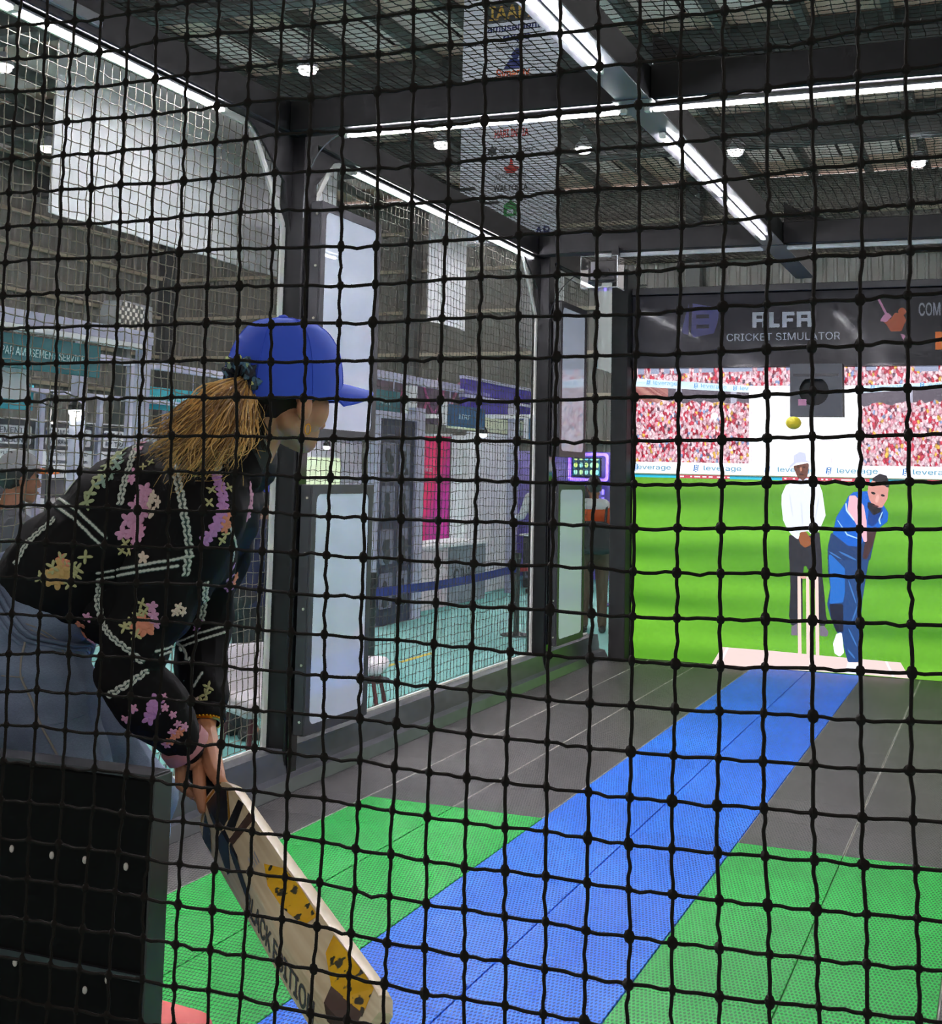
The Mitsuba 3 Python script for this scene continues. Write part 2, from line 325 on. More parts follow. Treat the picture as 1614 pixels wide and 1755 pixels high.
put(fr + '__end_light_bar', cat([bx(-2.62, XC - .08, YF - .02, YF + .015, ZB - .028, ZB - .002, .003), bx(XC + .08, XR, YF - .02, YF + .015, ZB - .028, ZB - .002, .003)]), 'white_paint')
lab(fr + '__end_light_bar', 'unlit white lamp channel on the far cross beam')

# LED strips
def led(p, q, s, group='lit LED strips on the cage beams'):
    t = thing('led_strip', s, 'light strip', group); p, q = np.array(p, float), np.array(q, float)
    y = abs(q[1] - p[1]) > abs(q[0] - p[0]); z = ZB - .0085
    a = (p[0] - .016, p[0] + .016, p[1], q[1]) if y else (p[0], q[0], p[1] - .016, p[1] + .016)
    put(t + '__channel', bx(*a, z - .012, z, .003), 'lamp_body')
    b = (p[0] - .0135, p[0] + .0135, p[1] + .01, q[1] - .01) if y else (p[0] + .01, q[0] - .01, p[1] - .0135, p[1] + .0135)
    k = put(t + '__diffuser', bx(*b, z - .024, z - .0122, .003), 'white_paint')
    scene[k]['emitter'] = {'type': 'area', 'radiance': {'type': 'rgb', 'value': LED_RADIANCE}, 'sampling_weight': 2.0}
    e = [p, q]
    put(t + '__end_cap', cat([bx(c[0] - .014, c[0] + .014, c[1] - .012, c[1] + .012, z - .026, z - .001, .003) for c in ((p[0], p[1] - .012) if y else (p[0] - .012, p[1]), (q[0], q[1] + .012) if y else (q[0] + .012, q[1]))]), 'white_trim')
led((-3.062, 2.2), (-3.062, 3.355), 'lit LED strip at the near end of the left roof beam, mostly out of frame')
led((-3.062, 3.37), (-3.062, 4.64), 'long lit LED strip on the left roof beam above the wide white drape')
led((-3.062, 5.88), (-3.062, 7.21), 'lit LED strip on the left roof beam between the two posts, its nearer half')
led((-3.062, 7.235), (-3.062, 8.60), 'lit LED strip on the left roof beam ending at the far post')
led((XC - .005, 2.2), (XC - .005, 4.615), 'lit LED strip under the centre beam before the beam crossing')
led((XC - .005, 5.63), (XC - .005, 6.905), 'lit LED strip under the centre beam just past the beam crossing')
led((XC - .005, 7.05), (XC - .005, 8.25), 'lit LED strip at the far end of the centre beam')
led((-2.745, YM), (-1.465, YM), 'lit LED strip on the cross beam from the near post to the centre beam')
led((-1.335, YM), (.27, YM), 'lit LED strip on the cross beam right of the centre beam')
# ---------------------------------------------------------------- nets
def net_panel(us, vs, P, r, rk, sides=5, sub=3, sag=0.0, seed=1, dirs=None):
    """knotted netting: P[i,j] are the knots; strands between them as tubes, a lump at every knot"""
    rng = np.random.RandomState(seed); ms = []; nu, nv = P.shape[:2]
    def strand(line):
        n = len(line); t = np.arange(n); tt = np.linspace(0, n - 1, (n - 1) * sub + 1)
        pts = np.stack([np.interp(tt, t, line[:, k]) for k in range(3)], 1)
        fr_ = np.abs(np.sin(np.pi * tt)); j = rng.normal(0, sag, (len(tt), 3)) * fr_[:, None]
        j[:, 2] -= sag * 0.8 * fr_
        return tube(pts + j, r, sides, False)
    for i in range(nu): ms.append(strand(P[i]))
    for j in range(nv): ms.append(strand(P[:, j]))
    if rk:
        o = np.array([[1, 0, 0], [-1, 0, 0], [0, 1, 0], [0, -1, 0], [0, 0, 1], [0, 0, -1]], float)
        F = np.array([[0, 2, 4], [2, 1, 4], [1, 3, 4], [3, 0, 4], [2, 0, 5], [1, 2, 5], [3, 1, 5], [0, 3, 5]])
        if sides > 4:
            b = trimesh.Trimesh(o, F, process=False).subdivide(); o, F = np.array(b.vertices), np.array(b.faces); o /= np.linalg.norm(o, axis=1, keepdims=True) ** 0.8
        K = P.reshape(-1, 3); s = rk * (0.85 + 0.3 * rng.rand(len(K)))
        V = (K[:, None] + o[None] * s[:, None, None] * (1 + 0.35 * (rng.rand(len(K), 1, 3) - .5)) * (np.array([1, 1, 1.25]) if sides > 5 else 1)).reshape(-1, 3)
        ms.append((V, (F[None] + (np.arange(len(K)) * len(o))[:, None, None]).reshape(-1, 3)))
    return cat(ms)
NET_DX = """-21 -7 -13 -13 -19 -24 -26 -23 -22 -11 -12 -9 -19 -11 -17 -21 -21 -21 -7 -11 -3 1 5 10 10 10 27 27;-21 -20 -15 -10 -19 -20 -21 -19 -18 -17 -16 -17 -20 -19 -22 -25 -25 -22 -7 -11 -3 1 5 10 10 10 27 27;-23 -23 -22 -18 -13 -13 -9 -14 -14 -12 -13 -11 -19 -14 -19 -23 -24 -22 -15 -9 -1 6 12 17 22 17 27 27;-23 -22 -19 -21 -17 -7 -7 -6 -7 -8 -11 -8 -13 -14 -17 -13 -20 -23 -10 -11 -4 0 5 11 15 23 33 41;-20 -20 -14 -23 -21 -4 -7 -7 0 -2 -4 -2 -12 -9 -8 -11 -15 -18 -10 -4 -10 -12 -5 8 6 18 30 38;-15 -15 -15 -17 -18 -5 4 -5 -4 1 0 8 -9 4 -5 1 -8 -9 -6 -7 -11 -10 0 9 6 18 27 34;-9 -16 -15 -22 -19 -18 0 1 -1 -5 -3 6 2 6 1 3 -5 -5 -8 -11 -8 0 5 6 19 22 24 33;3 -2 -11 -15 -14 -9 -5 -2 -5 -5 -1 2 1 6 5 8 1 -3 -10 -11 -5 8 12 8 21 30 37 39;12 2 -13 -9 -5 -13 0 0 -5 -3 4 -1 -1 5 5 4 3 0 -8 -8 0 10 19 22 30 39 41 42;21 7 -5 -4 -1 -1 4 5 4 6 11 5 2 6 7 3 3 -1 -7 -9 -2 6 11 18 20 32 37 37;31 21 3 9 12 2 6 9 5 10 6 1 2 3 3 0 -1 -3 -7 -8 -4 3 7 8 14 16 19 27;38 30 14 7 -1 -13 -8 1 2 12 12 18 8 4 2 -2 -4 -3 -8 -7 -8 -6 -1 5 2 11 15 21;33 29 23 10 3 -4 8 15 18 16 18 15 15 11 4 -3 0 -3 -7 -4 -10 -1 0 2 6 8 12 19;28 22 15 12 3 11 14 29 27 20 23 11 4 -2 -3 -7 -7 -3 -5 0 -9 2 3 5 2 10 13 20;7 15 9 5 16 19 18 29 27 22 13 1 -3 -6 -7 -6 -5 -5 -7 5 -8 0 0 1 5 8 18 22;8 11 8 4 16 22 31 21 31 21 12 -4 -5 -8 -5 -8 -7 -9 -6 -6 -9 -5 -7 -4 8 5 12 23;0 6 2 3 9 25 37 25 31 21 7 -3 -9 -8 -2 -6 -15 -12 -13 -12 -13 -9 -9 -8 1 3 14 25;8 3 6 12 13 13 39 32 27 19 8 3 -6 -7 -8 -10 -12 -10 -10 -8 -16 -10 -7 -8 1 6 19 27;-7 -2 -5 9 11 16 26 22 32 22 11 6 -10 -11 -15 -16 -12 -8 -15 -14 -19 -16 -8 -8 3 5 19 25;3 3 3 7 16 26 29 15 14 16 11 5 -6 -12 -8 -14 -12 -11 -17 -16 -22 -17 -12 -13 4 4 6 16;12 14 13 14 14 21 24 8 15 19 15 9 -7 -4 -4 -10 -11 -15 -20 -17 -23 -24 -18 -17 7 4 -1 13;17 20 19 16 12 8 9 -2 22 22 19 19 4 4 -3 -15 -15 -22 -23 -20 -26 -28 -19 -12 4 6 14 23;14 22 16 7 5 8 21 -8 16 16 22 9 8 6 -6 -17 -16 -20 -24 -22 -26 -23 -15 -5 7 10 27 35;12 20 12 -6 4 13 16 2 7 17 18 9 10 5 -3 -17 -21 -20 -21 -20 -23 -18 -3 10 14 25 31 40;12 14 6 -5 2 10 6 -5 -8 -5 0 5 5 5 -1 -9 -19 -17 -18 -19 -15 -15 -3 18 20 23 34 43;12 -2 4 -2 -5 4 -1 -19 -18 -10 -12 -4 -1 -3 -6 -17 -16 -12 -22 -22 -15 -14 -4 20 24 25 34 43;6 6 3 5 1 1 -9 -16 -23 -20 -21 -17 -4 -10 -19 -11 -16 -7 -22 -21 -16 -10 0 16 25 28 35 44;-6 -6 -5 -5 -1 -7 -16 -11 -20 -24 -33 -24 -16 -14 -17 -14 -13 -11 -17 -17 -13 -13 -5 20 22 22 31 31;-9 -9 -11 -9 1 -10 -13 -13 -19 -26 -32 -28 -23 -20 -17 -7 -16 -4 -21 -19 -19 -19 -5 20 22 22 31 31;-9 -9 -12 -9 -6 -9 -13 -15 -20 -21 -31 -21 -15 -13 -13 -13 -16 -4 -21 -19 -19 -19 -5 20 22 22 31 31"""
NET_DZ = """18 2 22 11 4 4 10 18 20 9 8 -11 -12 -24 -10 -3 -3 -3 -20 -10 -11 5 13 22 22 22 54 54;18 33 19 3 -5 -4 10 23 24 16 6 -6 -14 -19 -13 -8 -7 -7 -20 -10 -11 5 13 22 22 22 54 54;42 33 19 -5 -14 -12 13 20 24 12 7 -10 -15 -24 -12 -4 -5 -10 -15 -14 -8 5 19 30 40 40 54 54;39 31 19 1 -16 -15 -14 2 12 7 4 -9 -18 -20 -10 -1 -7 -9 -20 -12 -11 5 15 23 29 47 65 79;33 23 12 4 -7 -15 -10 -4 6 5 1 -15 -19 -20 -14 -9 -11 -19 -20 -8 -7 4 15 10 17 43 59 73;29 23 11 2 -6 -6 -6 8 5 2 9 -1 -15 -19 -24 -27 -23 -31 -29 -29 -13 -5 8 16 30 36 50 66;24 19 9 5 0 8 3 2 3 -1 -5 -14 -18 -17 -20 -22 -20 -24 -16 -14 -15 -6 -1 8 30 31 44 62;13 12 7 1 -7 -10 -3 7 4 -1 -10 -22 -25 -22 -23 -21 -26 -25 -14 -13 -20 -14 -2 8 26 38 53 63;1 -7 6 3 -3 -4 -1 5 6 2 -7 -14 -21 -29 -25 -25 -23 -18 -13 -18 -11 -9 5 14 26 36 48 61;4 3 6 8 2 -8 -2 5 3 -3 -12 -17 -26 -28 -27 -19 -16 -17 -19 -22 -22 -6 -2 5 25 26 38 56;11 14 12 11 15 11 7 7 7 -1 -19 -13 -20 -23 -21 -15 -11 -13 -15 -18 -21 -11 3 10 24 25 42 54;9 12 9 9 11 10 4 6 7 1 -13 -12 -15 -17 -18 -16 -14 -17 -13 -10 -11 -9 -2 6 19 22 33 48;-2 -7 -8 -1 2 5 4 10 7 8 5 0 -6 -14 -17 -23 -25 -30 -23 -19 -12 -12 -8 3 19 29 33 44;-12 -13 -14 -4 -1 -1 -7 2 1 7 -6 -12 -11 -8 -7 -12 -17 -20 -24 -19 -13 -9 -6 8 21 27 31 43;5 -7 3 4 3 3 5 13 10 10 1 -8 -9 -12 -13 -9 -6 -11 -14 -12 -14 -12 -1 12 22 20 31 42;2 -5 3 12 10 11 -1 1 11 17 17 -2 -4 -6 -5 -10 -7 -9 -10 -7 -17 -8 0 10 18 21 27 40;5 -3 5 7 5 7 7 8 18 20 12 3 5 -1 -2 -12 -11 -8 4 4 -12 -10 -3 9 17 17 29 42;9 -4 10 14 0 8 13 25 30 33 19 5 3 8 -7 -6 -11 -10 -4 -13 -18 -15 -8 10 20 23 30 42;6 -15 4 9 9 11 22 23 28 32 22 14 15 7 7 -2 -3 -13 -17 -18 -17 -21 -13 2 16 23 31 43;-21 -35 -21 11 14 16 29 18 24 25 17 16 7 9 -1 4 -3 -10 -18 -23 -22 -19 -7 8 13 16 29 44;-29 -39 -27 7 4 19 20 26 30 28 17 17 12 16 8 1 -7 -10 -13 -30 -26 -24 -12 1 10 8 25 42;3 -23 2 17 4 4 21 12 13 32 29 21 11 18 -2 -5 -9 -9 -17 -24 -27 -20 -13 4 8 7 20 41;6 -15 5 6 5 24 14 2 0 7 13 10 9 -3 -4 -12 -15 -21 -18 -30 -33 -24 -10 4 11 13 28 45;-7 -20 -6 8 6 16 12 12 22 20 13 12 2 -6 -6 -12 -23 -17 -20 -26 -26 -18 -11 -1 9 16 31 50;-7 -26 -11 1 6 7 17 9 5 5 10 9 13 -2 1 -12 -15 -25 -23 -32 -29 -21 -9 -9 1 15 34 55;-7 -5 -19 -6 1 10 19 15 -4 -2 5 6 0 2 -18 -15 -34 -25 -34 -30 -30 -19 -13 -1 6 19 44 63;-17 -17 -30 -19 -10 -5 11 9 1 0 4 3 7 5 -3 -28 -18 -22 -27 -21 -19 -13 -5 5 15 29 50 70;-31 -31 -40 -33 -21 -14 -7 4 -9 4 10 -5 -3 1 -4 -15 -14 -15 -16 -13 -9 -16 -13 0 5 16 41 41;-33 -33 -46 -38 -33 -13 -5 -15 -15 -4 -1 -6 -9 -7 -6 -29 -13 -20 -24 -17 -17 -17 -13 0 5 16 41 41;-33 -33 -50 -43 -35 -21 -15 -20 -20 5 12 -7 -3 1 1 1 -13 -20 -24 -17 -17 -17 -13 0 5 16 41 41"""

A = np.array([[float(v) for v in r.split()] for r in NET_DX.split(';')]) / 5000
B = np.array([[float(v) for v in r.split()] for r in NET_DZ.split(';')]) / 5000
cs, rs = np.arange(-29, 34), np.arange(-15, 39)
CC, RR = np.meshgrid(cs, rs, indexing='ij')
X = -1.48572 + .0550831 * CC - .0000596 * RR; Z = 2.11121 + .0002723 * CC - .0555253 * RR
ci, ri = np.clip(CC + 1, 0, A.shape[1] - 1), np.clip(RR + 1, 0, A.shape[0] - 1)
out = np.maximum(np.abs(CC + 1 - ci), np.abs(RR + 1 - ri)); w = np.exp(-out / 4.0)
X = X + A[ri, ci] * w + RNG.normal(0, .0012, X.shape) * (out > 0); Z = Z + B[ri, ci] * w + RNG.normal(0, .0012, X.shape) * (out > 0)
Yn = YB + .004 * np.sin(CC * .9 + RR * .5) + RNG.normal(0, .001, X.shape)
thing('back_net', 'black knotted cricket net across the near end of the cage, in front of everything', 'net')
put('back_net', net_panel(None, None, np.stack([X, Yn, np.maximum(Z, 0.01)], -1), .0024, .0064, 6, 4, .0011, 3), 'twine', smooth=50)
# side nets, square mesh in the yz plane
def side_net(y0, y1, z0, z1, x, cell=.05, c=.30, seed=0):
    nu, nv = int((y1 - y0) / cell), int((z1 - z0) / cell); U, V = np.meshgrid(np.linspace(y0, y1, nu + 1), np.linspace(z0, z1, nv + 1), indexing='ij')
    rng = np.random.RandomState(seed)
    P = np.stack([x + .006 * np.sin(U * 3.1 + V * 2), U + .005 * np.sin(V * 7 + U * 5) + rng.normal(0, .0025, U.shape), V + .005 * np.sin(U * 6 + V * 4) + rng.normal(0, .0025, U.shape)], -1)
    P[:, 0, 2] = z0; P[:, -1, 2] = z1
    return P
for i, (y0, y1) in enumerate(PANELS):
    t = thing('side_net', ['black net of the side wall behind the batter, nearest bay', 'black side wall net in the bay between the two posts', 'black side wall net in the last bay beside the screen'][i], 'net')
    put(t, net_panel(None, None, side_net(y0 + .005, y1 - .005, .18, ZB - .03, -3.10, seed=i), .0015 if i else .0019, .0038, 4, 2, .0015, i), 'twine_side_lit' if i == 0 else 'twine_far_lit', smooth=60)
# ceiling nets
for i, (y0, y1) in enumerate([(YB, YM - .06), (YM + .06, YF - .06), (YF + .06, 10.1)]):
    t = thing('ceiling_net', ['black net under the roof of the nearest bay', 'black net under the roof of the middle bay', 'black net under the roof of the last bay by the screen'][i], 'net')
    nu, nv = int((XR - XL) / .05), int((y1 - y0) / .05); U, V = np.meshgrid(np.linspace(XL + .05, XR, nu + 1), np.linspace(y0, y1, nv + 1), indexing='ij'); rng = np.random.RandomState(20 + i)
    ss = np.sin(np.pi * (V - y0) / (y1 - y0)) * np.abs(np.sin(np.pi * (U - XC) / 1.68))
    P = np.stack([U + .006 * np.sin(V * 6) + rng.normal(0, .002, U.shape), V + .008 * np.sin(U * 7) + rng.normal(0, .0025, U.shape), ZB + .155 - .05 * ss + .004 * np.sin(U * 9)], -1)
    put(t, net_panel(None, None, P, .0019, .0042, 4, 2, .0012, i + 9), 'twine', smooth=60)

# ---------------------------------------------------------------- the LED screen wall
SY = 10.137; GAIN = 0.76
def c3(c, k=GAIN): return mi.Color3f(*lin(c, k))
def crowd(x, z):
    d1, d2, w = voronoi(x / .017, z / .026)
    pick = cell_rand(w * 9731, w * 313, 2); v = .75 + .5 * cell_rand(w * 771, w * 5, 9)
    c = c3((250, 214, 222))
    for lim, col in ((.58, (240, 170, 186)), (.40, (214, 60, 84)), (.25, (228, 190, 205)), (.17, (170, 40, 62)), (.11, (240, 190, 80)), (.06, (110, 80, 100)), (.03, (140, 160, 205))):
        c = dr.select(pick < lim, c3(col), c)
    d1b, d2b, w2 = voronoi(x / .007 + 31, z / .009)
    return c * v * mix([.62] * 3, [1.12] * 3, w2) * mix([1] * 3, [.55, .4, .45], smoothstep(.42, .75, d1))
def picture(p, n, uv):
    x, z = p.x, p.z
    # grass with mown bands
    b = noise(x * 1.1 + 4, z * 9.0 + x * .5) * .7 + .5 * dr.sin(z * 15.5 + x * 1.0 + .4) + .25 * dr.sin(z * 31 - x * 1.4)
    g = mix(lin((46, 118, 8), GAIN), lin((122, 198, 52), GAIN), dr.clip(.45 + .38 * b, 0, 1))
    g = g * (.86 + .28 * noise(x * 120, z * 150)) * mix([.85, .8, .7], [1, 1, 1], smoothstep(1.42, 1.1, z))
    c = mix(lin((90, 170, 40), GAIN), [1, 1, 1], 0) * 0 + g
    # boundary rope: cyan and red stretches
    cyan = (x < -2.36) | ((x > -1.965) & (x < -1.568)) | ((x > -.931) & (x < -.531))
    cyan = ((x < -2.361) | ((x > -1.965) & (x < -1.568)) | ((x > -.931) & (x < -.531)))
    zl = (z - 1.404) / .026; dash = cell_rand(dr.floor(x / .016), 3) > .5
    rope = dr.select(cyan, dr.select(zl > .62, c3((20, 120, 140)), c3((40, 190, 225))), dr.select((zl > .3) & (zl < .72) & dash, c3((245, 235, 240)), c3((200, 70, 90))))
    c = dr.select((z > 1.404) & (z < 1.430), rope, c)
    c = dr.select((z >= 1.430) & (z < 1.4365), c3((120, 130, 90)), c)
    # white board
    c = dr.select((z >= 1.4365) & (z < 1.527), c3((244, 249, 255)) * (1.0 + 0 * x), c)
    # lower stand
    left = x < -1.4
    ub_t = dr.select(left, 2.123 - .0703 * (x + 1.818), 2.119 + .0433 * (x + .987)); ub_b = dr.select(left, 2.069 - .058 * (x + 1.818), 2.063 + .074 * (x + .987))
    gap_b = dr.select(left, 1.992 - .012 * (x + 1.818), 1.975 + .06 * (x + .987)) + .03 * (noise(x * 30, 2) - .5)
    st = crowd(x, z)
    pil = dr.abs(x / .43 - dr.floor(x / .43) - .5) < .055
    gap = dr.select(pil, c3((170, 170, 190)), c3((88, 80, 92)))
    gap = dr.select((x < -2.45), mix(lin((120, 60, 60)), lin((170, 120, 110)), noise(x * 60 + z * 90, 1)), gap)
    st = dr.select((z > gap_b) & (z <= ub_b), gap, st)
    st = dr.select((z > ub_b) & (z <= ub_t), mix(lin((190, 225, 250), GAIN), lin((236, 248, 255), GAIN), noise(x * 9, z * 60)), st)
    st = dr.select((z > ub_t) & (z > 2.242 - .02 * dr.abs(x + 1.4)) & (noise(x * 26, 7) > .45), c3((150, 158, 185)), st)
    c = dr.select(z >= 1.527, st, c)
    # sight screen
    s = (x > -1.818) & (x < -.998) & (z > 1.527) & (z < 2.122)
    lx = (x + 1.818) / .066; lz = (z - 1.527) / .198
    ln = ((dr.abs(lx - dr.floor(lx) - .3) < .04) | (dr.abs(lz - dr.floor(lz) - .93) < .012)) & (noise(x * 300, z * 300) > .5)
    c = dr.select(s, dr.select(ln, c3((225, 205, 225)), c3((250, 252, 255))), c)
    bal = dr.sqrt(dr.square((x + 2.083)) + dr.square(z - 1.888)) < .027
    c = dr.select(bal, c3((252, 252, 255)), c)
    return c
sc = thing('led_screen', 'large bright LED screen showing a cricket ground with bowler and umpire', 'screen')
mat('screen_black', (8, 8, 9), 0.35)
put(sc + '__cabinet', bx(-2.735, .2, SY + .002, SY + .1, -.01, 2.262, .002), 'screen_black')
def screen_face(x0, x1, z0, z1, y):
    v = np.array([[x0, y, z0], [x1, y, z0], [x1, y, z1], [x0, y, z1]]); return v, np.array([[0, 1, 2], [0, 2, 3]])
scene[sc + '__picture'] = {'type': 'rectangle', 'to_world': TF().translate([-1.2765, SY, 1.1315]).rotate([1, 0, 0], 90).scale([1.4565, 1.1285, 1]),
                           'bsdf': {'type': 'ref', 'id': 'screen_black'}, 'emitter': {'type': 'area', 'radiance': mikit.proc(picture), 'sampling_weight': 8.0}}
POLYS = [
('umpire_trousers', (42, 42, 48), [(-1.518, 0.896), (-1.282, 0.906), (-1.274, 0.696), (-1.259, 0.551), (-1.251, 0.418), (-1.239, 0.381), (-1.261, 0.339), (-1.298, 0.34), (-1.314, 0.396), (-1.325, 0.585), (-1.356, 0.711), (-1.384, 0.754), (-1.403, 0.821), (-1.41, 0.76), (-1.42, 0.644), (-1.419, 0.453), (-1.418, 0.357), (-1.459, 0.336), (-1.503, 0.327), (-1.519, 0.396), (-1.508, 0.607)]),
('umpire_hips', (42, 42, 48), [(-1.517, 1.0), (-1.444, 0.983), (-1.355, 0.999), (-1.294, 1.031), (-1.283, 0.887), (-1.281, 0.82), (-1.518, 0.809), (-1.519, 0.916)]),
('umpire_shoe', (120, 110, 125), [(-1.503, 0.32), (-1.459, 0.345), (-1.456, 0.257), (-1.504, 0.257)]),
('umpire_shoe_001', (120, 110, 125), [(-1.298, 0.336), (-1.264, 0.342), (-1.233, 0.3), (-1.239, 0.265), (-1.296, 0.264)]),
('umpire_shirt', (232, 238, 255), [(-1.448, 1.407), (-1.381, 1.425), (-1.296, 1.391), (-1.271, 1.324), (-1.259, 1.234), (-1.248, 1.151), (-1.272, 1.092), (-1.298, 1.034), (-1.348, 1.0), (-1.38, 1.031), (-1.444, 1.015), (-1.431, 0.977), (-1.457, 0.967), (-1.501, 1.0), (-1.533, 1.044), (-1.562, 1.108), (-1.573, 1.225), (-1.571, 1.296), (-1.539, 1.369)]),
('umpire_hands', (150, 88, 50), [(-1.434, 1.019), (-1.393, 1.027), (-1.355, 0.974), (-1.358, 0.929), (-1.399, 0.905), (-1.434, 0.932), (-1.447, 0.97)]),
('umpire_face', (105, 62, 45), [(-1.485, 1.514), (-1.368, 1.539), (-1.371, 1.49), (-1.381, 1.438), (-1.413, 1.398), (-1.448, 1.423), (-1.471, 1.475)]),
('umpire_hat', (205, 210, 235), [(-1.48, 1.592), (-1.435, 1.622), (-1.393, 1.61), (-1.387, 1.554), (-1.346, 1.545), (-1.403, 1.544), (-1.461, 1.537), (-1.516, 1.493), (-1.509, 1.516), (-1.48, 1.543)]),
('bowler_trousers', (34, 70, 125), [(-1.235, 0.908), (-0.925, 0.921), (-0.958, 0.743), (-0.99, 0.54), (-1.007, 0.352), (-1.015, 0.096), (-1.095, 0.09), (-1.122, 0.188), (-1.134, 0.281), (-1.171, 0.297), (-1.192, 0.34), (-1.22, 0.414), (-1.241, 0.501), (-1.218, 0.623), (-1.233, 0.749)]),
('bowler_trousers_back', (28, 30, 45), [(-1.225, 0.502), (-1.126, 0.508), (-1.127, 0.306), (-1.177, 0.303), (-1.214, 0.402)]),
('bowler_trousers_top', (34, 62, 110), [(-1.21, 1.024), (-0.962, 0.989), (-0.894, 1.017), (-0.932, 0.836), (-1.236, 0.822), (-1.232, 0.927)]),
('bowler_trousers_light', (36, 110, 200), [(-1.229, 0.883), (-1.112, 0.767), (-1.113, 0.597), (-1.126, 0.52), (-1.225, 0.502), (-1.215, 0.623)]),
('bowler_shoe', (240, 242, 255), [(-1.177, 0.288), (-1.137, 0.306), (-1.122, 0.157), (-1.153, 0.123), (-1.19, 0.146), (-1.202, 0.214)]),
('bowler_shoe_001', (240, 242, 255), [(-1.098, 0.09), (-1.006, 0.09), (-1.001, 0.01), (-1.117, 0.007)]),
('bowler_shirt', (12, 98, 205), [(-1.045, 1.33), (-0.946, 1.339), (-0.837, 1.246), (-0.801, 1.184), (-0.807, 1.121), (-0.887, 1.055), (-0.949, 1.047), (-0.999, 0.931), (-1.086, 0.933), (-1.197, 1.018), (-1.171, 1.141), (-1.108, 1.245), (-1.083, 1.297)]),
('bowler_shirt_dark', (8, 60, 140), [(-0.941, 1.205), (-0.843, 1.234), (-0.838, 1.152), (-0.912, 1.079), (-0.948, 1.097)]),
('bowler_forearm', (70, 45, 45), [(-0.949, 1.066), (-0.875, 1.081), (-0.913, 0.941), (-0.957, 0.838), (-0.987, 0.849), (-0.968, 0.957)]),
('bowler_arm', (250, 185, 200), [(-1.076, 1.303), (-1.033, 1.304), (-0.972, 1.23), (-0.954, 1.116), (-0.953, 0.97), (-0.974, 0.963), (-1.004, 1.051), (-1.047, 1.126), (-1.09, 1.201)]),
('bowler_stripe', (205, 235, 255), [(-1.105, 1.245), (-1.096, 1.245), (-1.093, 1.201), (-1.041, 1.126), (-1.047, 1.119), (-1.102, 1.191)]),
('bowler_head', (215, 150, 140), [(-0.939, 1.383), (-0.908, 1.422), (-0.816, 1.412), (-0.796, 1.361), (-0.806, 1.285), (-0.843, 1.221), (-0.898, 1.219), (-0.934, 1.275), (-0.946, 1.332)]),
('bowler_hair', (30, 24, 28), [(-0.921, 1.384), (-0.908, 1.435), (-0.859, 1.468), (-0.81, 1.456), (-0.791, 1.4), (-0.796, 1.33), (-0.817, 1.38), (-0.872, 1.391), (-0.902, 1.422)]),
('bowler_beard', (25, 20, 22), [(-0.943, 1.332), (-0.928, 1.256), (-0.898, 1.245), (-0.867, 1.214), (-0.843, 1.234), (-0.855, 1.189), (-0.905, 1.162), (-0.947, 1.218)]),
('pitch', (238, 215, 210), [(-1.657, 0.133), (-1.278, 0.124), (-0.728, 0.114), (-0.664, 0.005), (-1.093, 0.009), (-1.658, 0.001), (-2.098, 0.003), (-2.022, 0.135)]),
('pitch_line', (255, 250, 255), [(-0.836, 0.115), (-0.821, 0.115), (-0.771, 0.009), (-0.786, 0.008)]),
('pitch_line_001', (255, 250, 255), [(-1.989, 0.134), (-1.969, 0.134), (-2.028, 0.005), (-2.048, 0.005)]),
('stump', (250, 215, 205), [(-1.456, 0.693), (-1.432, 0.694), (-1.428, 0.119), (-1.455, 0.119)]),
('stump_001', (250, 215, 205), [(-1.393, 0.695), (-1.369, 0.696), (-1.365, 0.121), (-1.393, 0.12)]),
('stump_002', (250, 215, 205), [(-1.33, 0.696), (-1.304, 0.698), (-1.299, 0.12), (-1.325, 0.12)]),
('bail', (225, 170, 160), [(-1.435, 0.697), (-1.394, 0.698), (-1.394, 0.68), (-1.413, 0.676), (-1.435, 0.681)]),
('bail_001', (225, 170, 160), [(-1.369, 0.698), (-1.328, 0.696), (-1.328, 0.684), (-1.369, 0.682)]),

]
def flat(key, polys, c, y, k=GAIN):
    gs = []
    for q in polys:
        g = q if hasattr(q, 'geoms') or isinstance(q, Polygon) else Polygon(q).buffer(0)
        for h in getattr(g, 'geoms', [g]):
            v, f = trimesh.creation.triangulate_polygon(h, engine='earcut')
            v3 = np.c_[v[:, 0], 0 * v[:, 0] + y, v[:, 1]]
            a = v[f[:, 1]] - v[f[:, 0]]; b = v[f[:, 2]] - v[f[:, 0]]; s = a[:, 0] * b[:, 1] - a[:, 1] * b[:, 0]
            f = np.where((s < 0)[:, None], f[:, ::-1], f); gs.append((v3, f))
    key = put(key, cat(gs), 'screen_black'); scene[key]['emitter'] = glow(c, k, 0.02); return key
order = ['pitch', 'pitch_line', 'umpire', 'stump', 'bail', 'bowler']
yy = SY - .0015
for pre in order:
    for nm, c, pts in POLYS:
        if not (nm == pre or nm.startswith(pre + '_')) or (pre == 'pitch' and nm != 'pitch'): continue
        base = nm.rsplit('_', 1)[0] if nm[-3:].isdigit() else nm
        if pre in ('umpire', 'bowler'): key = sc + '__' + pre + '_figure__' + base[len(pre) + 1:]
        elif pre in ('stump', 'bail'): key = sc + '__wicket__' + base
        else: key = sc + '__' + base
        g = Polygon(pts).buffer(0)
        if pre in ('umpire', 'bowler'): g = g.buffer(.012).buffer(-.024).buffer(.012) if g.area > .004 and nm != 'umpire_hat' else g.buffer(.006).buffer(-.006)
        flat(key, [g], c, yy); yy -= .0004
        if nm in ('umpire_face', 'bowler_head', 'bowler_brow'): pass
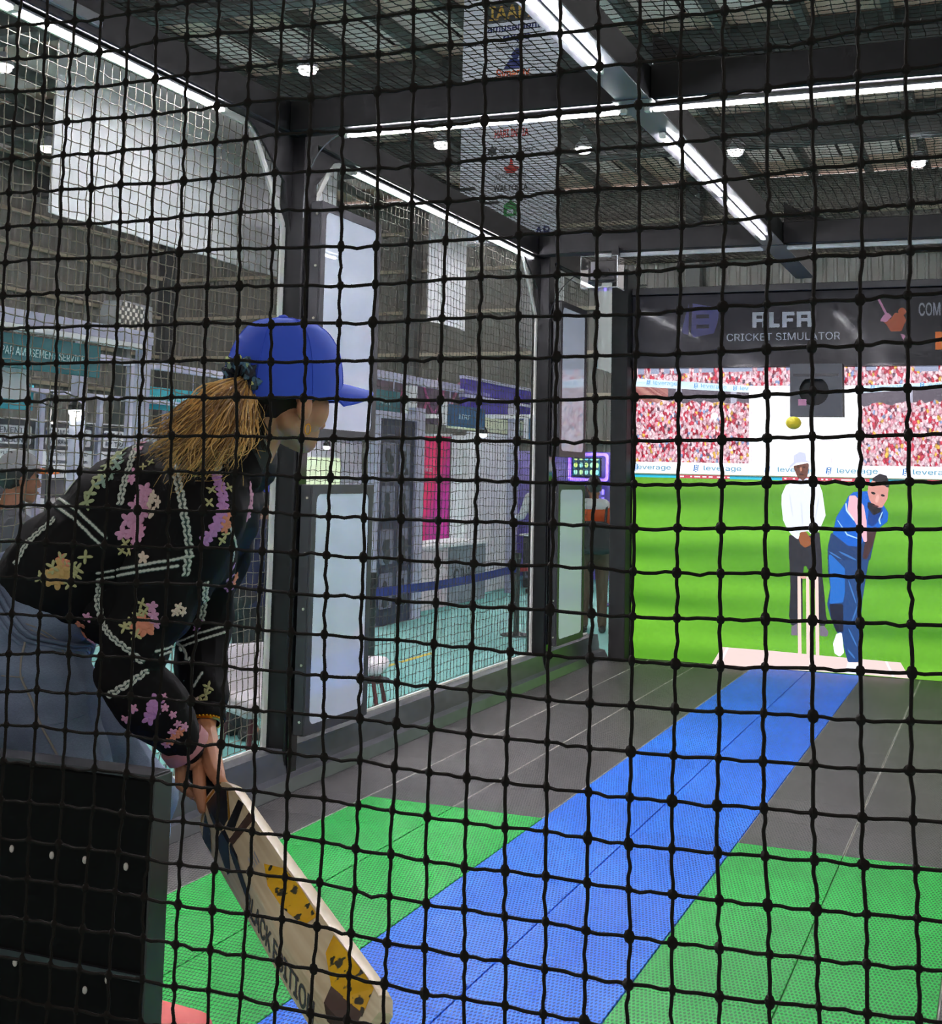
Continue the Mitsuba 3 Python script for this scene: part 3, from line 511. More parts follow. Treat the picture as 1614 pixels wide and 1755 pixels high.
# faces and folds
def ell(x, z, a, b, r=0): return affinity.rotate(affinity.scale(Point(x, z).buffer(1, quad_segs=6), a, b), r)
flat(sc + '__umpire_figure__eye', [ell(-1.449, 1.507, .010, .004), ell(-1.404, 1.507, .010, .004)], (30, 20, 22), yy)
flat(sc + '__umpire_figure__fold', [ell(-1.50, 1.22, .003, .09, 8), ell(-1.31, 1.2, .003, .09, -10), ell(-1.42, 1.15, .003, .10, 3), ell(-1.47, 1.04, .003, .04, 40)], (205, 212, 236), yy)
flat(sc + '__umpire_figure__nose', [ell(-1.426, 1.490, .008, .017)], (190, 130, 105), yy)
flat(sc + '__umpire_figure__mouth', [ell(-1.424, 1.452, .018, .005)], (55, 25, 25), yy)
flat(sc + '__umpire_figure__collar', [[(-1.448, 1.407), (-1.413, 1.385), (-1.378, 1.412), (-1.39, 1.425), (-1.412, 1.402), (-1.435, 1.422)]], (200, 208, 235), yy)
flat(sc + '__bowler_figure__eye', [ell(-.905, 1.325, .016, .009, -20), ell(-.838, 1.31, .014, .008, -15)], (20, 12, 14), yy)
flat(sc + '__bowler_figure__nose', [ell(-.877, 1.285, .012, .032, -12)], (235, 175, 165), yy)
flat(sc + '__bowler_figure__mouth', [ell(-.888, 1.232, .022, .006, -12)], (90, 40, 45), yy)
flat(sc + '__bowler_figure__fold', [ell(-1.06, .60, .006, .09, 18), ell(-1.04, .45, .006, .08, -20), ell(-1.06, .27, .006, .07, 25), ell(-1.07, .15, .007, .04, 40), ell(-1.18, .86, .006, .05, 60), ell(-1.09, .86, .008, .07, 65)], (60, 115, 185), yy)
flat(sc + '__bowler_figure__shirt_line', [[(-1.165, 1.12), (-1.158, 1.118), (-1.09, 1.02), (-.99, .985), (-.99, .978), (-1.096, 1.01)], [(-.845, 1.19), (-.838, 1.19), (-.86, 1.13), (-.852, 1.10), (-.862, 1.10), (-.872, 1.13)]], (170, 215, 255), yy)
# lettering on the boards
def letters(s, x0, x1, z0, h, c, y, key, slope=0.0, k=GAIN):
    t = text_xz(s, x0, y, z0, h, x1 - x0, .0004); t.vertices[:, 2] += (t.vertices[:, 0] - x0) * slope
    q = put(key, t, 'screen_black'); scene[q]['emitter'] = glow(c, k, .01); return q
def logo(x, z, h, key, c, slope=0):
    w = h * .9
    bars = [[(x, z), (x + w * .22, z), (x + w * .34, z + h), (x + w * .16, z + h)], [(x + w * .42, z + h * .92), (x + w * .72, z + h * .92), (x + w * .72, z + h * 1.05), (x + w * .42, z + h * 1.05)],
            [(x + w * .36, z + h * .55), (x + w * .68, z + h * .55), (x + w * .7, z + h * .72), (x + w * .38, z + h * .72)], [(x + w * .32, z + h * .2), (x + w * .64, z + h * .2), (x + w * .66, z + h * .37), (x + w * .34, z + h * .37)],
            [(x + w * .3, z - h * .12), (x + w * .6, z - h * .12), (x + w * .6, z), (x + w * .3, z)], [(x + w * .72, z), (x + w * .84, z), (x + w * 1.0, z + h), (x + w * .82, z + h)]]
    flat(key, bars, c, SY - .0008)
for i, (xl, x0, x1) in enumerate([(-2.80, -2.689, -2.425), (-2.246, -2.165, -1.876), (-1.699, -1.60, -1.325), (-1.245, -1.165, -.873), (-.700, -.625, -.33)]):
    b = sc + '__ground_board' + ('' if i == 0 else '_%03d' % i)
    if i == 0: logo(-2.728, 1.462, .045, b + '__logo', (10, 110, 190)); letters('everage', -2.693, -2.425, 1.468, .034, (70, 150, 185), SY - .0008, b + '__lettering')
    else: logo(xl, 1.462, .045, b + '__logo', (10, 110, 190)); letters('leverage', x0, x1, 1.468, .036, (70, 150, 185), SY - .0008, b + '__lettering')
for i, (xl, x0, x1, z, s) in enumerate([(-2.625, -2.57, -2.38, 2.135, -.063), (-2.245, -2.19, -1.99, 2.108, -.063), (-1.94, -1.885, -1.823, 2.088, -.063), (-.92, -.865, -.70, 2.088, .055), (-.57, -.515, -.36, 2.106, .055)]):
    b = sc + '__stand_board' + ('' if i == 0 else '_%03d' % i)
    logo(xl, z, .035, b + '__logo', (20, 130, 205)); letters('lev' if i == 2 else 'leverage', x0, x1, z + .003, .03, (90, 170, 215), SY - .0008, b + '__lettering', s)
flat(sc + '__sparkle', [ell(-1.6, .76, .012, .004), ell(-1.62, .70, .008, .004)], (1, 1, 1), SY - .0002) if False else None
# black column beside it and the glossy header above
t = thing('screen_column', 'tall matt black column at the left side of the big screen', 'column')
put(t + '__body', bx(-2.875, -2.745, 9.99, 10.3, HF, ZB + .1, .006), 'black_matt')
k = put(t + '__indicator_light', bx(-2.80, -2.765, 9.985, 9.99, 1.345, 1.351), 'screen_black'); scene[k]['emitter'] = glow((60, 255, 90), 1.2, .01); lab(k, 'thin green indicator light')
t = thing('header_board', 'glossy dark header board above the big screen reading ALFA CRICKET SIMULATOR', 'sign')
def header_fn(p, n, uv): return mix(lin((12, 13, 22)), lin((18, 18, 22)), smoothstep(-1.9, -1.0, p.x))
scene['header_gloss'] = {'type': 'twosided', 'bsdf': {'type': 'principled', 'base_color': mikit.proc(header_fn), 'roughness': .8, 'specular': .1, 'clearcoat': .8, 'clearcoat_gloss': 0.998}}
mat('header_letter', (178, 184, 196), .5); mat('header_grey', (128, 132, 140), .5); mat('header_navy', (34, 38, 92), .4); mat('print_orange', (168, 86, 58), .6); mat('print_pink', (150, 118, 112), .6); mat('orange', (230, 120, 50), .5)
HY = 10.10
put(t + '__panel', bx(-2.735, .2, HY, HY + .12, 2.275, 2.84, .004), 'header_gloss')
put(t + '__lower_lip', bx(-2.735, .2, HY - .004, HY + .1, 2.262, 2.285), 'black_gloss')
put(t + '__top_rail', bx(-2.735, .2, HY - .02, HY + .12, 2.845, 2.90, .004), 'dark_plate')
def A_(x, w, z=2.568, h=.118, s=.032): return Polygon([(x, z), (x + s, z), (x + s, z + h * .36), (x + w - s, z + h * .36), (x + w - s, z), (x + w, z), (x + w, z + h), (x, z + h)]).difference(sbox(x + s, z + h * .58, x + w - s, z + h * .78))
def put_letter(g): put(t + '__letter', prism(g, 'y', HY - .003, HY + .002), 'header_letter')
put_letter(A_(-1.785, .108)); put_letter(Polygon([(-1.657, 2.566), (-1.578, 2.566), (-1.578, 2.595), (-1.622, 2.595), (-1.622, 2.684), (-1.657, 2.684)]))
put_letter(Polygon([(-1.558, 2.565), (-1.524, 2.565), (-1.524, 2.608), (-1.478, 2.608), (-1.478, 2.634), (-1.524, 2.634), (-1.524, 2.656), (-1.466, 2.656), (-1.466, 2.684), (-1.558, 2.684)])); put_letter(A_(-1.449, .112, 2.565, .119))
lab(t + '__letter', 'pale blocky letter of the word ALFA')
put(t + '__subtitle', text_xz('CRICKET SIMULATOR', -1.981, HY - .002, 2.467, .056, .85), 'header_letter')
put(t + '__slogan', text_xz('COM', -.568, HY - .002, 2.632, .09, .15, bold=True), 'header_grey')
put(t + '__bat_emblem', cat([prism([(-2.335, 2.545), (-2.32, 2.53), (-2.283, 2.522), (-2.278, 2.775), (-2.30, 2.70), (-2.32, 2.62)], 'y', HY - .0015, HY), prism(Polygon([(-2.262, 2.53), (-2.24, 2.50), (-2.08, 2.53), (-2.052, 2.62), (-2.04, 2.72), (-2.10, 2.74), (-2.25, 2.77)]).difference(sbox(-2.22, 2.57, -2.12, 2.6)).difference(sbox(-2.22, 2.65, -2.12, 2.68)), 'y', HY - .0015, HY)]), 'header_navy')
put(t + '__player_print__bat', prism([(-.86, 2.762), (-.845, 2.768), (-.79, 2.655), (-.805, 2.645)], 'y', HY - .0015, HY), 'print_pink')
put(t + '__player_print__shirt', prism(Polygon([(-.81, 2.60), (-.79, 2.58), (-.76, 2.53), (-.70, 2.53), (-.67, 2.60), (-.69, 2.64), (-.73, 2.645), (-.76, 2.60)]).buffer(.012), 'y', HY - .0014, HY), 'print_orange')
put(t + '__player_print__helmet', prism(Point(-.685, 2.665).buffer(.028), 'y', HY - .0016, HY), 'print_orange')
put(t + '__player_print__glove', prism(Polygon([(-.835, 2.60), (-.80, 2.595), (-.765, 2.63), (-.785, 2.652), (-.81, 2.64)]).buffer(.006), 'y', HY - .0017, HY), 'print_pink')
put(t + '__player_print__leg', prism([(-.70, 2.50), (-.67, 2.49), (-.63, 2.41), (-.66, 2.41)], 'y', HY - .0014, HY), 'print_pink')
put(t + '__orange_block', bx(-.457, -.40, HY - .002, HY, 2.378, 2.51), 'orange')
# ball machine outlet hanging over the screen
t = thing('ball_machine_box', 'grey box with a round dark outlet hanging over the top of the screen', 'machine')
mat('machine_grey', (62, 66, 72), .5)
face = sbox(-1.485, 1.882, -1.105, 2.275).difference(Point(-1.31, 2.07).buffer(.108, quad_segs=12).intersection(sbox(-1.415, 1.96, -1.2, 2.16)))
put(t + '__front_plate', prism(face, 'y', 9.985, 9.997), 'machine_grey')
put(t + '__housing', cat([bx(-1.485, -1.475, 9.997, 10.12, 1.882, 2.275), bx(-1.115, -1.105, 9.997, 10.12, 1.882, 2.275), bx(-1.485, -1.105, 9.997, 10.12, 1.882, 1.892), bx(-1.475, -1.115, 10.115, 10.122, 1.892, 2.275)]), 'black_matt')
put(t + '__wheel', trimesh.creation.cylinder(.125, .02, sections=28, transform=trimesh.transformations.translation_matrix([-1.31, 10.06, 2.07]) @ trimesh.transformations.rotation_matrix(math.pi / 2, [1, 0, 0])), 'black_matt')
put(t + '__label_plate', bx(-1.425, -1.365, 9.983, 9.985, 1.962, 2.01), 'print_pink'); lab(t + '__label_plate', 'small pale label plate')
put(t + '__bracket', bx(-1.46, -1.13, 9.98, 9.985, 2.18, 2.20), 'dark_plate')
t = thing('cricket_ball', 'yellow cricket ball in flight in front of the sight screen', 'ball')
mat('ball_yellow', (198, 178, 26), .5)
BP = np.array([-1.045, 7.15, 1.71])
put(t, ellipsoid(BP, (.040, .036, .034), 3), 'ball_yellow', smooth=True)
put(t + '__seam', cat([tube([BP + .0405 * np.array([math.cos(a), math.sin(a) * .93, .2 * math.sin(a)]) for a in np.linspace(0, 2 * math.pi, 40)], .0012, 4)]), 'ball_yellow')
# clear-cased sensor at the far corner
t = thing('sensor_camera', 'small square tracking camera in a clear case under the far cross beam', 'camera')
scene['clear_plastic'] = {'type': 'thindielectric', 'int_ior': 1.45}
X0, X1, Y0, Z0, Z1 = -2.575, -2.325, 8.2, 2.635, 2.845
put(t + '__case', cat([bx(X0, X1, Y0, Y0 + .004, Z0, Z1), bx(X0, X0 + .004, Y0, Y0 + .16, Z0, Z1), bx(X1 - .004, X1, Y0, Y0 + .16, Z0, Z1), bx(X0, X1, Y0, Y0 + .16, Z0, Z0 + .004)]), 'clear_plastic')
mat('clear_edge', (176, 180, 182), .3)
e = .004
put(t + '__case_edge', cat([tube([(X0, Y0, Z0), (X1, Y0, Z0)], e, 5), tube([(X1, Y0, Z0), (X1, Y0, Z1)], e * .8, 5), tube([(X0, Y0, Z0), (X0, Y0, Z1)], e * .4, 5), tube([(X0, Y0, Z1), (X1, Y0, Z1)], e * .4, 5), tube([(X1, Y0, Z0), (X1, Y0 + .16, Z0)], e, 5)]), 'clear_edge')
put(t + '__body', bx(X0 + .05, X1 - .03, Y0 + .05, Y0 + .14, Z0 + .05, Z1 - .02, .008), 'black_steel')
put(t + '__lens', trimesh.creation.cylinder(.035, .03, sections=20, transform=trimesh.transformations.translation_matrix([X0 + .15, Y0 + .04, Z0 + .11]) @ trimesh.transformations.rotation_matrix(math.pi / 2, [1, 0, 0])), 'black_gloss')
put(t + '__label_strip', bx(X0 + .055, X0 + .085, Y0 + .046, Y0 + .05, Z0 + .06, Z1 - .03), 'grey_plate')
put(t + '__mount', bx(X0 + .09, X0 + .16, Y0 + .06, YF - .05, Z1 - .02, Z1 + .0), 'black_steel')
put(t + '__mount__upright', bx(X0 + .1, X0 + .15, YF - .1, YF - .06, Z1 - .02, ZB + .02), 'black_steel')
a = np.linspace(0, 1, 14)[:, None]
t = thing('sensor_cable', 'thin cable curving from the far post up to the clear-cased camera', 'cable')
put(t, cat([tube((1 - a) ** 2 * np.array([-2.98, YF + .08, 2.5]) + 2 * a * (1 - a) * np.array([-2.9, YF, 2.8]) + a ** 2 * np.array([-2.5, 8.36, 2.80]), .004, 5)]), 'dark_plate')
t = thing('strip_cable', 'thin cable curving from the near post up to the cross beam strip', 'cable')
put(t, cat([tube((1 - a) ** 2 * np.array([-2.985, YM + .04, 2.56]) + 2 * a * (1 - a) * np.array([-2.97, YM - .02, 2.86]) + a ** 2 * np.array([-2.76, YM - .01, 2.936]), .003, 5)]), 'grey_plate')
# ---------------------------------------------------------------- lit boards at the posts
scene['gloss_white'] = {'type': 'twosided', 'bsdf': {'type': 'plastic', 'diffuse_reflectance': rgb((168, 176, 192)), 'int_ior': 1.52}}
mat('screw', (200, 196, 180), .3, metal=1.0)
def lightbox(y0, z0, z1, s, wdt=.62):
    t = thing('light_board', s, 'panel', 'glossy white boards on the cage posts'); x = -2.915
    y1 = y0 + wdt
    put(t + '__housing', bx(x - .055, x - .002, y0, y1, z0, z1, .004), 'dark_plate')
    put(t + '__frame', prism(sbox(y0, z0, y1, z1).difference(rrect(y0 + .042, y1 - .042, z0 + .042, z1 - .042, .04)), 'x', x - .002, x + .006), 'dark_plate')
    k = put(t + '__face', prism(rrect(y0 + .042, y1 - .042, z0 + .042, z1 - .042, .04), 'x', x - .002, x + .002), 'gloss_white')
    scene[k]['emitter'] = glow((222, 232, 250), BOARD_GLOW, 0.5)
    for z in np.linspace(z0 + .06, z1 - .06, 5): put(t + '__screw', trimesh.creation.cylinder(.006, .004, sections=10, transform=trimesh.transformations.translation_matrix([x - .02, y0 - .002, z]) @ trimesh.transformations.rotation_matrix(math.pi / 2, [1, 0, 0])), 'screw')
    put(t + '__bracket', cat([bx(PX1, x - .055, y0 + .02, y0 + .07, z, z + .05) for z in (z0 + .1, z1 - .15)]), 'black_steel')
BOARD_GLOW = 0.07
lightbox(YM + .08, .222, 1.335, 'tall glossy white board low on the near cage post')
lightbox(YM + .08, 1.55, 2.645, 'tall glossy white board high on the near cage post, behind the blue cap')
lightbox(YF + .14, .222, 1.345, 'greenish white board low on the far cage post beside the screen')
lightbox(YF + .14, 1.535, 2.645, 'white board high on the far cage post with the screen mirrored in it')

# ---------------------------------------------------------------- sponsor banner under the roof
t = thing('sponsor_banner', 'tall white hanging banner with a column of sponsor logos under the roof', 'banner')
mat('sponsor_white', (206, 208, 222), .7)
for nm, c in (('ink_gold', (150, 110, 20)), ('ink_black', (24, 24, 28)), ('ink_navy', (36, 40, 96)), ('ink_red', (168, 36, 30)), ('ink_orange', (196, 72, 24)), ('ink_green', (40, 120, 60)), ('ink_grey', (84, 86, 96))): mat(nm, c, .7)
put(t + '__cloth', bx(-5.90, -4.70, 14.0, 14.012, 4.06, 8.0), 'sponsor_white')
put(t + '__bottom_rod', bx(-5.92, -4.68, 13.99, 14.02, 4.04, 4.07, .004), 'grey_plate')
put(t + '__top_rod', bx(-5.92, -4.68, 13.99, 14.02, 8.0, 8.03, .004), 'grey_plate')
for x in (-5.8, -4.8): put(t + '__wire', tube([(x, 14, 8.0), (x, 14, 8.62)], .008, 4), 'rafter')
def btx(s, xc, z, h, w, m, bold=False): put(t + '__lettering', text_xz(s, xc - w / 2, 13.998, z, h, w, .003, bold), m)
put(t + '__logo_plate', bx(-5.60, -4.92, 13.996, 14, 6.72, 6.94), 'ink_black')
btx('IAAPA', -5.26, 6.75, .16, .62, 'ink_gold', True); btx('amusement', -5.26, 6.60, .09, .66, 'ink_navy', True); btx('expo', -5.22, 6.48, .09, .34, 'ink_navy', True)
btx('Diamond Sponsor', -5.26, 6.38, .045, .42, 'ink_grey')
put(t + '__emblem', prism(Polygon([(-5.36, 6.15), (-5.16, 6.15), (-5.17, 6.22), (-5.22, 6.24), (-5.16, 6.36), (-5.22, 6.37), (-5.28, 6.30), (-5.24, 6.27), (-5.30, 6.24)]).buffer(.01), 'y', 13.996, 14), 'ink_navy')
btx('Synergy', -5.26, 6.03, .11, .42, 'ink_orange', True); btx('Platinum Sponsor', -5.26, 5.86, .045, .42, 'ink_grey')
btx('HARI INDIA', -5.26, 5.32, .09, .42, 'ink_red', True)
put(t + '__emblem', prism(Polygon([(-5.5 + (.07 if k % 2 else .045) * math.cos(k * math.pi / 6), 5.16 + (.07 if k % 2 else .045) * math.sin(k * math.pi / 6)) for k in range(12)]), 'y', 13.996, 14), 'ink_black')
btx('Silver sponsors', -5.2, 5.14, .05, .42, 'ink_black')
put(t + '__emblem', prism(Polygon([(-5.34, 4.95), (-5.27, 4.97), (-5.26, 5.06), (-5.24, 4.97), (-5.17, 4.95), (-5.22, 4.90), (-5.30, 4.90)]).buffer(.01), 'y', 13.996, 14), 'ink_red')
btx('AUTO RENTAL', -5.26, 4.83, .05, .4, 'ink_black'); btx('WALTOPIA', -5.26, 4.68, .07, .42, 'ink_black', True)
put(t + '__emblem', prism(sbox(-5.34, 4.38, -5.18, 4.50).union(Polygon([(-5.35, 4.5), (-5.26, 4.57), (-5.17, 4.5)])).difference(sbox(-5.30, 4.41, -5.22, 4.46)), 'y', 13.996, 14), 'ink_green')
btx('AR', -4.86, 4.12, .12, .18, 'ink_navy', True)

# ---------------------------------------------------------------- exhibition booths outside the cage
mat('booth_frame', (176, 176, 204), .35, spec=.6)
mat('booth_white', (226, 226, 232), .55)
mat('sign_teal', (14, 84, 92), .5); mat('sign_teal_light', (22, 122, 136), .5); mat('sign_blue', (16, 66, 108), .5)
mat('sign_letter', (176, 196, 200), .6)
mat('poster_black', (22, 22, 28), .5)
mat('poster_text', (70, 74, 88), .6)
def spot(p, s, k=9.0, r=.06, arm=(-.35, 0, 0), pole=True):
    t = thing('spot_lamp', s, 'lamp', 'spot lamps on the booths'); p = np.array(p, float)
    c = put(t + '__bulb', ellipsoid(p, (r, r * .8, r * .7), 2), 'white_paint', smooth=True)
    scene[c]['emitter'] = {'type': 'area', 'radiance': {'type': 'rgb', 'value': [k * 1.05, k, k * .95]}, 'sampling_weight': .6}
    put(t + '__shade', lathe([(r * 1.15, 0), (r * 1.05, .05), (r * .6, .09), (.015, .10), (.012, .16), (.001, .16)], 14, p + [0, 0, .015]), 'black_matt')
    a = np.array(arm, float)
    put(t + '__arm', tube([p + [0, 0, .16], p + a * .5 + [0, 0, .22], p + a + [0, 0, .22]], .008, 5), 'black_matt')
    if pole: put(t + '__pole', tube([p + a + [0, 0, .23], p + a + [0, 0, HF - p[2]]], .015, 6), 'dark_plate')
# booth with the amusement services sign
t = thing('display_booth', 'aluminium framed booth with a dark teal name board, left behind the batter', 'booth')
put(t + '__top_beam', bx(-8.76, -8.64, 7.6, 11.95, 2.72, 2.86, .004), 'booth_frame'); put(t + '__beam_lip', bx(-8.78, -8.62, 7.6, 11.78, 2.66, 2.715, .004), 'booth_white')
put(t + '__post', bx(-8.75, -8.65, 11.78, 11.94, HF, 2.72, .004), 'booth_frame'); put(t + '__post', bx(-8.75, -8.65, 7.6, 7.76, HF, 2.66, .004), 'booth_frame')
put(t + '__inner_post', bx(-9.85, -9.75, 12.10, 12.27, HF, 2.42, .004), 'booth_frame')
put(t + '__name_board', bx(-8.70, -8.66, 9.0, 11.08, 2.30, 2.625, .004), 'sign_teal')
put(t + '__name_board__lettering', text_yz('PAR AMUSEMENT SERVICES', -8.66, 9.62, 2.425, .078, 1.26, .003), 'sign_letter')
for y in (9.5, 10.75): put(t + '__name_board__hook', bx(-8.70, -8.67, y - .03, y + .03, 2.6, 2.66), 'booth_white')
put(t + '__fascia_panel', bx(-8.9, -8.87, 7.7, 10.25, 2.02, 2.32), 'booth_white')
# back row: white walls with posters
t = thing('poster_booth', 'white booth walls with black bordered posters, far left behind the batter', 'booth')
for i, (y0, y1) in enumerate([(12.6, 14.1), (14.17, 15.33), (15.4, 16.9), (16.98, 18.5)]):
    w = put(t + '__wall_panel', bx(-12.06, -12.0, y0, y1, HF, 2.0, .004), 'booth_white')
    put(t + '__upright', bx(-12.0, -11.94, y1 - .01, y1 + .08, HF, 2.36, .004), 'booth_frame')
    if i > 2: continue
    put(w + '__poster_border', prism(sbox(y0 + .04, 1.60, y1 - .04, 1.98).difference(rrect(y0 + .1, y1 - .1, 1.655, 1.90, .03)), 'x', -11.998, -11.99), 'poster_black')
    put(w + '__poster_title', text_yz('TM AMUSEMENTS', -11.995, y0 + .16, 1.80, .075, y1 - y0 - .34, .003), 'poster_text')
    put(w + '__poster_line', text_yz('BY TRAVELMOUNT', -11.995, y0 + .16, 1.68, .06, y1 - y0 - .34, .003, True), 'poster_text')
    put(w + '__poster_address', text_yz('www.travelmounts.com', -11.995, y0 + .14, 1.42, .05, y1 - y0 - .3, .003, True), 'poster_text')
    put(w + '__poster_phone', text_yz('+91 8828717421 +91 971381087', -11.995, y0 + .14, 1.52, .04, y1 - y0 - .3, .003), 'poster_text')
    put(w + '__poster_foot', text_yz('VR GAMES' if i == 0 else 'RAJAN PATEL' if i == 1 else 'VR GAMES', -11.995, y0 + .3, 1.28, .055, .5, .003, True), 'poster_text')
    put(w + '__emblem', prism(Point(y0 + .13, 1.83).buffer(.035), 'x', -11.998, -11.988), 'ink_navy')
    put(w + '__dark_arch', prism(sbox(y0 + .02, .95, y1 - .02, 1.36).difference(rrect(y0 + .18, y1 - .3, 1.22, 1.5, .08)), 'x', -11.998, -11.992), 'poster_black')
def goods(p, n, uv):
    d1, d2, w = voronoi(p.y * 14, p.z * 16)
    return mix(mix(lin((40, 40, 80)), lin((190, 120, 90)), w), lin((210, 200, 230)), smoothstep(.8, .95, cell_rand(w * 991, 3)))
mat('goods', None, .6, tex=mikit.proc(goods))
mat('shelf_dark', (30, 30, 44), .6)
for i in range(7):
    k = thing('toy_box', 'small colourful toy box in the row on the far left display shelf', 'toy box', 'toy boxes on the far display')
    put(k + '__carton', bx(-11.9, -11.6, 14.3 + i * .32, 14.55 + i * .32, .70, .88 + .06 * (i % 3), .006), 'goods'); put(k + '__lid', bx(-11.91, -11.59, 14.29 + i * .32, 14.56 + i * .32, .88 + .06 * (i % 3), .895 + .06 * (i % 3)), 'booth_white')
t = thing('display_shelf', 'dark shelf under the posters holding small toys', 'shelf')
put(t + '__board', bx(-11.95, -11.5, 12.7, 17.0, .66, .70, .004), 'shelf_dark')
for y in (12.8, 14.2, 15.6, 16.9): put(t + '__leg', bx(-11.75, -11.69, y - .03, y + .03, HF, .66), 'shelf_dark')
for i, (y0, y1, s, tx) in enumerate([(12.4, 13.86, 'bright teal name board at the left picture edge', None), (15.9, 17.75, 'bright teal name board reading G BHAVNA, behind the ponytail', 'G BHAVNA AMUSEMENT')]):
    t = thing('name_board', s, 'sign', 'small teal name boards'); z0 = (2.10, 2.26)[i]; h = .34
    put(t + '__board', bx(-11.92, -11.88, y0, y1, z0, z0 + h, .004), 'sign_teal_light')
    if tx: put(t + '__lettering', text_yz(tx, -11.88, y0 + .38, z0 + .12, .09, 1.35, .003), 'sign_letter')
    for y in (y0 + .2, y1 - .2): put(t + '__wire', tube([(-11.9, y, z0 + h), (-11.9, y, 2.95)], .006, 4), 'booth_frame')
t = thing('booth_truss', 'long pale aluminium truss running above the far booths', 'truss')
put(t + '__top_rail', bx(-10.95, -10.85, 12.2, 19.5, 2.74, 2.84, .004), 'booth_frame'); put(t + '__lower_rail', bx(-11.95, -11.85, 12.2, 19.5, 2.34, 2.40, .004), 'booth_frame')
for y in (14.6, 17.6, 19.4): put(t + '__upright', bx(-10.94, -10.86, y - .04, y + .04, HF, 2.74, .004), 'booth_frame')
spot((-9.7, 12.02, 2.0), 'glowing spot lamp on the booth left of the ponytail', 70, .085); spot((-9.9, 11.9, 1.87), 'tiny second spot lamp under the glowing booth lamp', 5, .03); spot((-8.4, 9.0, 1.28), 'green tinted round lamp at the left picture edge', 3, .10)
t = thing('mesh_speaker', 'perforated pale box hanging under the wall girt above the ponytail', 'speaker')
def perfo(p, n, uv): return mix(lin((50, 48, 46)), lin((190, 184, 176)), smoothstep(-.1, .25, dr.sin(p.y * 42) * dr.sin(p.z * 42)))
mat('perforated', None, .5, tex=mikit.proc(perfo))
put(t + '__grille', prism([(18.05, 3.62), (18.95, 3.62), (18.85, 4.15), (18.3, 4.2)], 'x', -13.9, -13.88), 'perforated'); put(t + '__case', prism([(18.05, 3.62), (19.15, 3.62), (19.15, 4.2), (18.3, 4.22)], 'x', -14.3, -13.9), 'lamp_body'); put(t + '__pole', bx(-14.25, -14.0, 18.6, 18.7, HF, 3.62), 'rafter')

# booth with the navy picture wall
mat('navy', (26, 22, 48), .5); mat('picture_grey', (112, 112, 134), .5); mat('ink_dark', (30, 30, 40), .6)
t = thing('picture_wall', 'navy panel with two columns of product pictures beside the queue barrier', 'display panel')
put(t + '__panel', bx(-6.31, -6.25, 12.74, 13.66, HF, 1.98, .004), 'navy'); put(t + '__top_beam', bx(-6.33, -6.23, 12.70, 13.9, 1.98, 2.06, .004), 'booth_frame')
put(t + '__upright', bx(-6.33, -6.22, 13.67, 13.90, HF, 2.14, .004), 'booth_frame'); put(t + '__upright', bx(-6.33, -6.22, 12.66, 12.74, HF, 2.0, .004), 'booth_frame')
for c in range(2):
    for r in range(4):
        y0 = 12.84 + c * .44; z1 = 1.72 - r * .47; y1 = y0 + (.34 if c == 0 else .28)
        pc = put(t + '__picture', prism(rrect(y0, y1, z1 - .38, z1, .04), 'x', -6.25, -6.243), 'picture_grey')
        rg = np.random.RandomState(r * 2 + c); yc = (y0 + y1) / 2
        g = shapely.union_all([Point(yc + rg.normal(0, .03), z1 - .30 + .055 * k).buffer(.03 + .05 * rg.rand()) for k in range(4)] + [sbox(yc - .09, z1 - .35, yc + .09, z1 - .32)])
        put(pc + '__print', prism(g, 'x', -6.243, -6.239), 'ink_dark')
# counter, white wall, pink banner
mat('counter_white', (222, 206, 216), .45); mat('counter_grey', (126, 132, 146), .45)
t = thing('reception_counter', 'white and grey reception counter with the IAAPA logo', 'counter')
put(t + '__body', bx(-6.95, -6.5, 14.1, 15.33, HF, .48, .006), 'counter_white'); put(t + '__side_panel', bx(-6.95, -6.49, 15.335, 16.6, HF, .48, .006), 'counter_grey'); put(t + '__top', bx(-7.0, -6.45, 14.05, 16.65, .48, .53, .008), 'booth_white')
put(t + '__lettering', text_yz('IAAPA', -6.49, 15.72, .03, .16, .42, .004, True), 'ink_black'); put(t + '__emblem', prism(Point(15.58, .11).buffer(.09).difference(Point(15.6, .11).buffer(.06)), 'x', -6.49, -6.486), 'ink_black')
t = thing('white_partition', 'tall white partition wall lit by a spot lamp', 'partition')
put(t + '__panel', bx(-6.86, -6.8, 16.7, 18.5, HF, 1.98, .004), 'booth_white'); put(t + '__panel', bx(-7.83, -6.86, 18.5, 18.54, HF, 1.98, .004), 'booth_white'); put(t + '__upright', bx(-6.88, -6.78, 18.5, 18.62, HF, 2.36, .004), 'booth_frame'); mat('cream', (214, 216, 178), .5); put(t + '__fascia', bx(-6.86, -6.80, 16.0, 20.5, 2.0, 2.2, .004), 'cream')
spot((-6.55, 16.55, 1.93), 'spot lamp lighting the white partition wall', 150, .055, (-.28, .2, 0), False)
def pinkfn(p, n, uv): return mix(lin((240, 36, 92)), lin((186, 26, 130)), smoothstep(-8.05, -7.75, p.x + .35 * smoothstep(1.9, .4, p.z)))
mat('pink', None, .5, tex=mikit.proc(pinkfn))
t = thing('pink_banner', 'crimson and magenta banner wall behind the counter', 'banner')
put(t + '__panel', bx(-8.6, -7.86, 18.5, 18.54, HF, 1.96, .004), 'pink'); put(t + '__top_rail', bx(-8.6, -7.84, 18.48, 18.56, 1.96, 2.0, .004), 'booth_white'); put(t + '__lettering', text_xz('r, China', -8.44, 18.497, 1.42, .07, .30, .003), 'booth_white')
